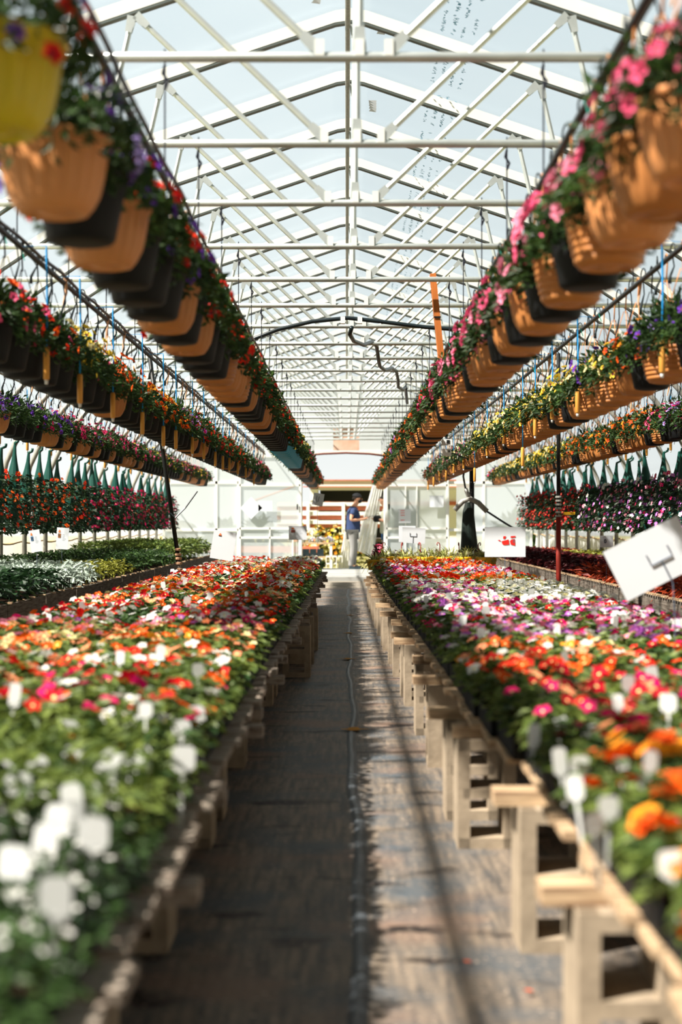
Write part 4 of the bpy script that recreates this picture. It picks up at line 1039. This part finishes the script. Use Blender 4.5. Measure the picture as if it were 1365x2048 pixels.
# notices fixed on the end wall panels
def notice(px, py, w, h, label, lines=False, rot=0):
    y = E-.16; X = (px-693)*y/2800; Z = 1.1-(py-1046)*y/2800; b = MB(); b.box((0,0,0), (w,.006,h), 0, Matrix.Rotation(math.radians(rot),3,'Y'))
    o = obj('wall_notice', b.mesh('wall_notice', [M['paper']]), None, (X,y,Z)); tag(o, label, 'notice')
    if lines:
        b = MB()
        for k in (.38,.22,.05,-.30): b.box((-w*.18,-.005,h*k), (w*.34,.002,.012))
        part('red_text', b, M['red'], o)
notice(810, 1032, .26, .30, 'white notice with short red text lines on the right door panel', True)
notice(874, 1003, .30, .25, 'blank white sheet high on the right door panel')
notice(503, 1016, .34, .34, 'white sheet hung diamond-wise on the left door panel', False, 45)
notice(531, 1012, .30, .22, 'white sheet beside the diamond sheet on the left door panel')

# ------------------------------------------------------------------ poles, hoses, board, boxes
t = tag(empty('leaning_pole', (-1.72, 14.1, 0)), 'black pole leaning beside the left bench, bound with tape near its foot', 'pole')
b = MB(); b.tube([(.03,0,.72),(-.14,0,1.9),(-.27,0,2.84)], .022, 10); part('pole', b, M['dark'], t, True)
b = MB(); b.tube([(.10,0,0),(.03,0,.74)], .018, 10); part('stake', b, M['board'], t, True)
b = MB()
for k, z in enumerate((.62,.68,.73,.77,.82)): b.lathe([(.024,z),(.031,z+.004),(.031,z+.022),(.024,z+.026)], 10, 0, None, (.10-.095*z, 0, 0))
part('tape_band', b, M['twine'], t)
b = MB(); b.tube([(-.05,-.02,1.2),(.0,-.03,1.15),(.10,-.02,1.25),(.22,0,1.42)], .008, 6); part('hose_end', b, M['hose'], t)
t = tag(empty('support_pole', (2.23, 14.7, 0)), 'upright pole beside the right bench, black above and red oxide below', 'pole')
b = MB(); b.tube([(0,0,1.25),(0,0,2.88)], .021, 10); part('upper_pole', b, M['dark'], t, True)
b = MB(); b.tube([(0,0,0),(0,0,1.18)], .026, 10); part('lower_pole', b, M['redpaint'], t, True)
b = MB()
for z in (1.16,1.2,1.24,1.28,1.32,1.36): b.lathe([(.024,z),(.034,z+.004),(.034,z+.018),(.024,z+.024)], 12)
part('clamp', b, M['post'], t); b = MB(); b.box((.11,-.02,1.20), (.12,.02,.03)); part('yellow_lever', b, M['goldpot'], t)
# wrapped post with grey pipe fittings
t = tag(empty('wrapped_post', (1.76, 19.6, 0)), 'dark post wrapped in black plastic with grey pipe fittings behind the right bench', 'post')
b = MB(); b.tube([(0,0,0),(0,0,2.3)], .035, 10); part('post', b, M['dark'], t, True)
b = MB(); rr = random.Random(2); rows = []
for j in range(9):
    z = .35+.13*j; r_ = .16-.012*j if j < 8 else .04
    rows.append([(-.05+r_*math.cos(a)*(1+.12*math.sin(a*3+j*.5)), r_*.7*math.sin(a), z) for a in [2*PI*k/16 for k in range(16)]])
for ra, rb in zip(rows, rows[1:]):
    for k in range(16): b.poly([ra[k], ra[(k+1) % 16], rb[(k+1) % 16], rb[k]])
part('plastic_wrap', b, mat('dark_green_plastic', srgb(34,44,40), .4), t, True)
b = MB(); b.tube([(-.25,-.12,1.28),(-.14,-.12,1.40),(-.04,-.12,1.44),(.08,-.12,1.38),(.20,-.12,1.26)], .038, 10); b.tube([(-.04,-.12,1.43),(-.10,-.12,1.58)], .03, 10); part('pipe_fitting', b, M['post'], t, True)
b = MB(); b.tube([(-.10,-.12,1.58),(-.13,-.12,1.75),(-.06,-.1,2.1)], .014, 8); b.tube([(.20,-.12,1.26),(.45,-.1,1.10),(.62,-.1,1.0)], .014, 8); part('hose', b, M['hose'], t, True)
# big black supply hose arching over the aisle
b = MB(); y7 = 12.30
b.tube([(-.95,y7,2.62),(-.86,y7,2.70),(-.6,y7,2.80),(-.3,y7,2.87),(0,y7,2.90),(.03,y7,2.90),(.3,y7,2.87),(.7,y7,2.82),(.98,y7,2.80),(1.3,y7,2.78)], .018, 8)
o = obj('supply_hose', b.mesh('supply_hose', [M['hose']], True)); tag(o, 'thick black hose arching across the aisle under the roof', 'hose')
b = MB()
for x in (-.03,.12): b.box((x,0,2.88), (.04,.06,.06))
part('hose_clip', b, M['white'], o); o.children[-1].location = (0,y7,0)
b = MB()
pts = []
for px, py, y in ((704,655,12.4),(700,668,12.5),(708,682,12.8),(728,690,13.2),(744,684,13.66),(754,692,14.0),(757,715,14.3),(760,732,14.6),(770,740,15.0),(784,736,15.5),(793,742,16.06),(797,760,16.4),(797,774,16.7),(806,779,17.0),(812,774,17.3),(813,788,17.6),(815,806,18)):
    pts.append(((px-693)*y/2800, y, 1.1-(py-1046)*y/2800))
b.tube(pts, .02, 8); o = obj('dangling_hose', b.mesh('dangling_hose', [M['hose']], True)); tag(o, 'wavy black hose snaking from the arching hose down over the roof pipes', 'hose')
b = MB(); b.box((.66,10.18,2.6), (.042,.09,.62), 0, Matrix.Rotation(-.10,3,'Y')); o = obj('wooden_board', b.mesh('wooden_board', [M['plank']])); tag(o, 'orange-brown wooden board hanging down from a roof pipe right of centre', 'board')
b = MB(); b.box((.66,10.13,2.59), (.05,.004,.012)); part('strap', b, M['dark'], o)
# control boxes hung at the right
t = tag(empty('control_box', (1.0, 13.9, 1.80)), 'white electrical control box hanging in the right-hand baskets', 'control box')
b = MB(); b.box((0,0,.10), (.10,.06,.06)); b.box((0,0,.0), (.085,.06,.07)); part('case', b, M['white'], t)
b = MB(); b.box((.01,-.033,.105), (.03,.004,.035)); b.box((.02,-.033,.01), (.012,.004,.02)); part('dial', b, M['dark'], t)
b = MB(); b.tube([(0,0,.13),(0,0,.6)], .004, 5); b.tube([(.03,0,.0),(.12,0,-.03),(.2,0,-.06)], .006, 5); part('cable', b, M['dark'], t)
# black hose loop hanging at the far right end wall
t = tag(empty('coiled_hose', (3.5, 24.5, 1.5)), 'thin black hose hanging in a knot by the far right end wall', 'hose')
b = MB(); b.tube([(0,0,.55),(-.03,0,.2),(.0,0,-.02),(.03,0,.0),(.035,0,.3),(.03,0,.58)], .009, 6); b.tube([(0,0,0),(.06,0,-.3),(.08,0,-.45)], .011, 6); part('hose_loop', b, M['hose'], t, True)
b = MB(); b.box((-.02,0,.0), (.12,.03,.05), 0, Matrix.Rotation(.4,3,'Y')); part('valve', b, M['dark'], t)
# wooden block at the foot of the right bench end
b = MB(); b.box((.40,21.0,.09), (.16,.35,.16)); b.box((.40,21.0,.18), (.19,.38,.03)); o = obj('step_block', b.mesh('step_block', [M['board']])); tag(o, 'low wooden block on the floor past the end of the right bench', 'block')
# fallen petals on the floor
for i, (px, py) in enumerate(((935,1933),(1058,1992),(945,1300),(860,1400),(905,1420))):
    y = 2800*1.1/(py-1046); x = (px-693)*y/2800; b = MB(); b.flower(Vector((0,0,.006)), Vector((.1,.1,1)), .011, 0, 0, 5, .2, 0)
    o = obj('fallen_petal', b.mesh('fallen_petal', [P['orange']]), None, (x,y,.008)); tag(o, 'fallen orange petal on the aisle floor, %s from the front' % ordn([2,1,5,4,3][i]), 'petal', 'fallen petals')

# ------------------------------------------------------------------ people
def skin(name, V_, E_, rad, mt, parent, sub=2, root=0):
    me = bpy.data.meshes.new(name); me.from_pydata([tuple(v) for v in V_], E_, []); me.materials.append(M[mt])
    o = obj(name, me, parent); md = o.modifiers.new('skin', 'SKIN'); md.use_smooth_shade = True; md.branch_smoothing = .4
    lay = me.skin_vertices[0] if me.skin_vertices else None
    if lay is None:
        bpy.context.view_layer.objects.active = o
        with bpy.context.temp_override(object=o, active_object=o): bpy.ops.mesh.customdata_skin_add()
        lay = me.skin_vertices[0]
    for i, r in enumerate(rad):
        lay.data[i].radius = r if isinstance(r, tuple) else (r, r)
    lay.data[root].use_root = True
    o.modifiers.new('subsurf', 'SUBSURF').levels = sub; o.modifiers['subsurf'].render_levels = sub
    return o
def person(name, loc, label, top, leg, facing=0, hand2=None, cap=True, lean=.06):
    """figure facing +X before rotation, about 1.66 m, head bowed over something held at chest height"""
    root = tag(empty(name, loc, facing), label, 'person')
    V_ = []; E_ = []; rad = []
    def add(p, r, par=None):
        V_.append(Vector(p)); rad.append(r)
        if par is not None: E_.append((par, len(V_)-1))
        return len(V_)-1
    pel = add((0,0,.90), (.105,.13)); wst = add((.01,0,1.05), (.13,.14), pel); ch = add((.02,0,1.24), (.135,.16), wst); nk0 = add((.03,0,1.37), (.07,.09), ch); nk = add((.065,0,1.43), .052, nk0)
    hd0 = add((.10,0,1.49), .07, nk); hd = add((.115,0,1.55), (.095,.078), hd0); hd1 = add((.105,0,1.61), (.085,.07), hd)
    hands = []
    for s in (-1, 1):
        sh = add((.02,s*.17,1.34), .055, ch); el = add((-.02+.02*s,s*.235,1.08), .042, sh); wr = add((.24,s*(.14 if s < 0 else .12),1.10+(.02 if s > 0 else 0)), .026, el)
        pm = add((.30,s*.10,1.12), (.032,.018), wr)
        for f in range(4):
            k0 = add((.325,s*.10-.024+.016*f,1.125), .0085, pm); k1 = add((.36-.003*abs(f-1.5),s*.10-.026+.016*f,1.145), .0078, k0); add((.365,s*.10-.024+.014*f,1.165), .007, k1)
        th = add((.30,s*.10-s*.03,1.145), .010, pm); add((.325,s*.10-s*.035,1.165), .0085, th)
    for s in (-1, 1):
        hp = add((.0,s*.085,.84), .09, pel); kn = add((.03+.015*s,s*.09,.47), .055, hp); an = add((-.01+.03*s,s*.09,.10), .036, kn); add((.09+.03*s,s*.10,.045), (.04,.03), an)
    skin('body', V_, E_, rad, 'skin', root)
    # shirt with sleeves
    V_, E_, rad = [], [], []
    a0 = add((0,0,.78), (.185,.195)); a = add((0,0,.86), (.19,.20), a0); b1 = add((.015,0,1.0), (.195,.20), a); c = add((.015,0,1.19), (.18,.20), b1); d = add((.02,0,1.33), (.12,.15), c); add((.035,0,1.39), (.075,.08), d)
    for s in (-1, 1):
        sh = add((.02,s*.175,1.335), .075, c); add((.0,s*.22,1.18), .066, sh)
    skin('shirt', V_, E_, rad, top, root)
    V_, E_, rad = [], [], []
    p = add((0,0,.88), (.14,.165))
    for s in (-1, 1):
        h_ = add((.0,s*.088,.78), .105, p); m_ = add((.02+.01*s,s*.09,.62), .092, h_); k = add((.035+.015*s,s*.09,.46), .078, m_); an = add((-.01+.03*s,s*.09,.10), .062, k); add((-.008+.03*s,s*.09,.055), .06, an)
    skin('trousers', V_, E_, rad, leg, root)
    for s in (-1, 1):
        b = MB(); sh_ = [(-.07,.03),(-.05,.075),(.03,.085),(.10,.06),(.18,.045),(.20,.02)]
        rows = []
        for x, h in sh_:
            wv = .042 if x < .16 else .03; rows.append([(x,-wv,0),(x,-wv*.9,h*.7),(x,0,h),(x,wv*.9,h*.7),(x,wv,0)])
        for ra, rb in zip(rows, rows[1:]):
            for k in range(4): b.poly([ra[k], ra[k+1], rb[k+1], rb[k]])
            b.poly([ra[4], ra[0], rb[0], rb[4]])
        b.poly(rows[0]); b.poly(rows[-1])
        o = part('shoe', b, M['shoe'], root, True); o.location = (.02+.03*s, s*.095, 0)
    # face: nose, ears, eyes; hair
    b = MB(); b.tube([(.185,0,1.575),(.215,0,1.545),(.195,0,1.535)], [.008,.014,.010], 8); o = part('nose', b, M['skin'], root, True)
    for s in (-1, 1):
        b = MB(); b.lathe([(.001,-.01),(.012,-.008),(.018,0),(.012,.008),(.001,.01)], 10); o = part('ear', b, M['skin'], root, True); o.location = (.10,s*.082,1.55); o.rotation_euler = (PI/2,0,0); o.scale = (1,1.5,.6)
        b = MB(); b.lathe([(.001,-.007),(.008,-.004),(.01,0),(.008,.004),(.001,.007)], 10); o = part('eye', b, M['dark'], root, True); o.location = (.192,s*.03,1.58)
    b = MB(); pr = [(.088*math.cos(t), .088*math.sin(t)) for t in [PI/2*k/7 for k in range(8)]]; b.lathe(pr, 20); o = part('hair', b, M['hair'], root, True); o.location = (.092,0,1.565); o.rotation_euler = (0,-.35,0); o.scale = (1.12,.97,1.0)
    return root
man = person('person', (.14, 31.05, .08), 'man in navy t-shirt, grey trousers, dark cap and black mask looking at a phone', 'navy', 'trouser')
b = MB(); pr = [(.098*math.cos(t), .085*math.sin(t)) for t in [PI/2*k/7 for k in range(8)]]; b.lathe(pr, 22); b.poly([(.08,-.06,.0),(.17,-.04,-.025),(.185,0,-.03),(.17,.04,-.025),(.08,.06,0)]); b.poly([(.08,-.06,.006),(.17,-.04,-.019),(.185,0,-.024),(.17,.04,-.019),(.08,.06,.006)])
o = part('cap', b, M['cap'], man, True); o.location = (.098,0,1.60); o.rotation_euler = (0,.18,0); o.scale = (1.08,.92,1)
b = MB(); b.lathe([(.001,-.05),(.04,-.045),(.066,-.02),(.072,.01),(.06,.035),(.001,.04)], 18); o = part('face_mask', b, M['dark'], man, True); o.location = (.145,0,1.505); o.scale = (.95,1.0,1.0)
b = MB(); b.box((0,0,0), (.13,.07,.009), 0); o = obj('phone', b.mesh('phone', [M['dark']]), None, (.14+.40, 31.05-.10, .08+1.165), (0,-.3,0)); tag(o, 'black mobile phone held by the man in the doorway', 'phone')
b = MB(); b.box((0,0,.001), (.12,.062,.009)); part('screen', b, M['hose'], o)
p2 = person('person', (.93, 31.45, .06), 'person in blue jeans half hidden behind the right door jamb holding a black bag', 'shirt2', 'denim', PI)
b = MB(); b.tube([(-.12,0,-.02),(0,0,-.12),(.12,0,-.02)], .004, 5); rows = []
for z, r_ in ((-.12,.06),(-.09,.09),(-.0,.085),(.03,.05)): rows.append([(r_*math.cos(a)*1.1, r_*math.sin(a)*.8, z) for a in [2*PI*k/14 for k in range(14)]])
b = MB()
for ra, rb in zip(rows, rows[1:]):
    for k in range(14): b.poly([ra[k], ra[(k+1) % 14], rb[(k+1) % 14], rb[k]])
b.poly(rows[0]); b.poly(rows[-1]); b.tube([(-.05,0,.03),(-.03,0,.07),(.03,0,.07),(.05,0,.03)], .006, 6)
o = obj('handbag', b.mesh('handbag', [M['dark']], True), None, (.70, 31.35, 1.24)); tag(o, 'small black bag held up beside the right door jamb', 'bag')
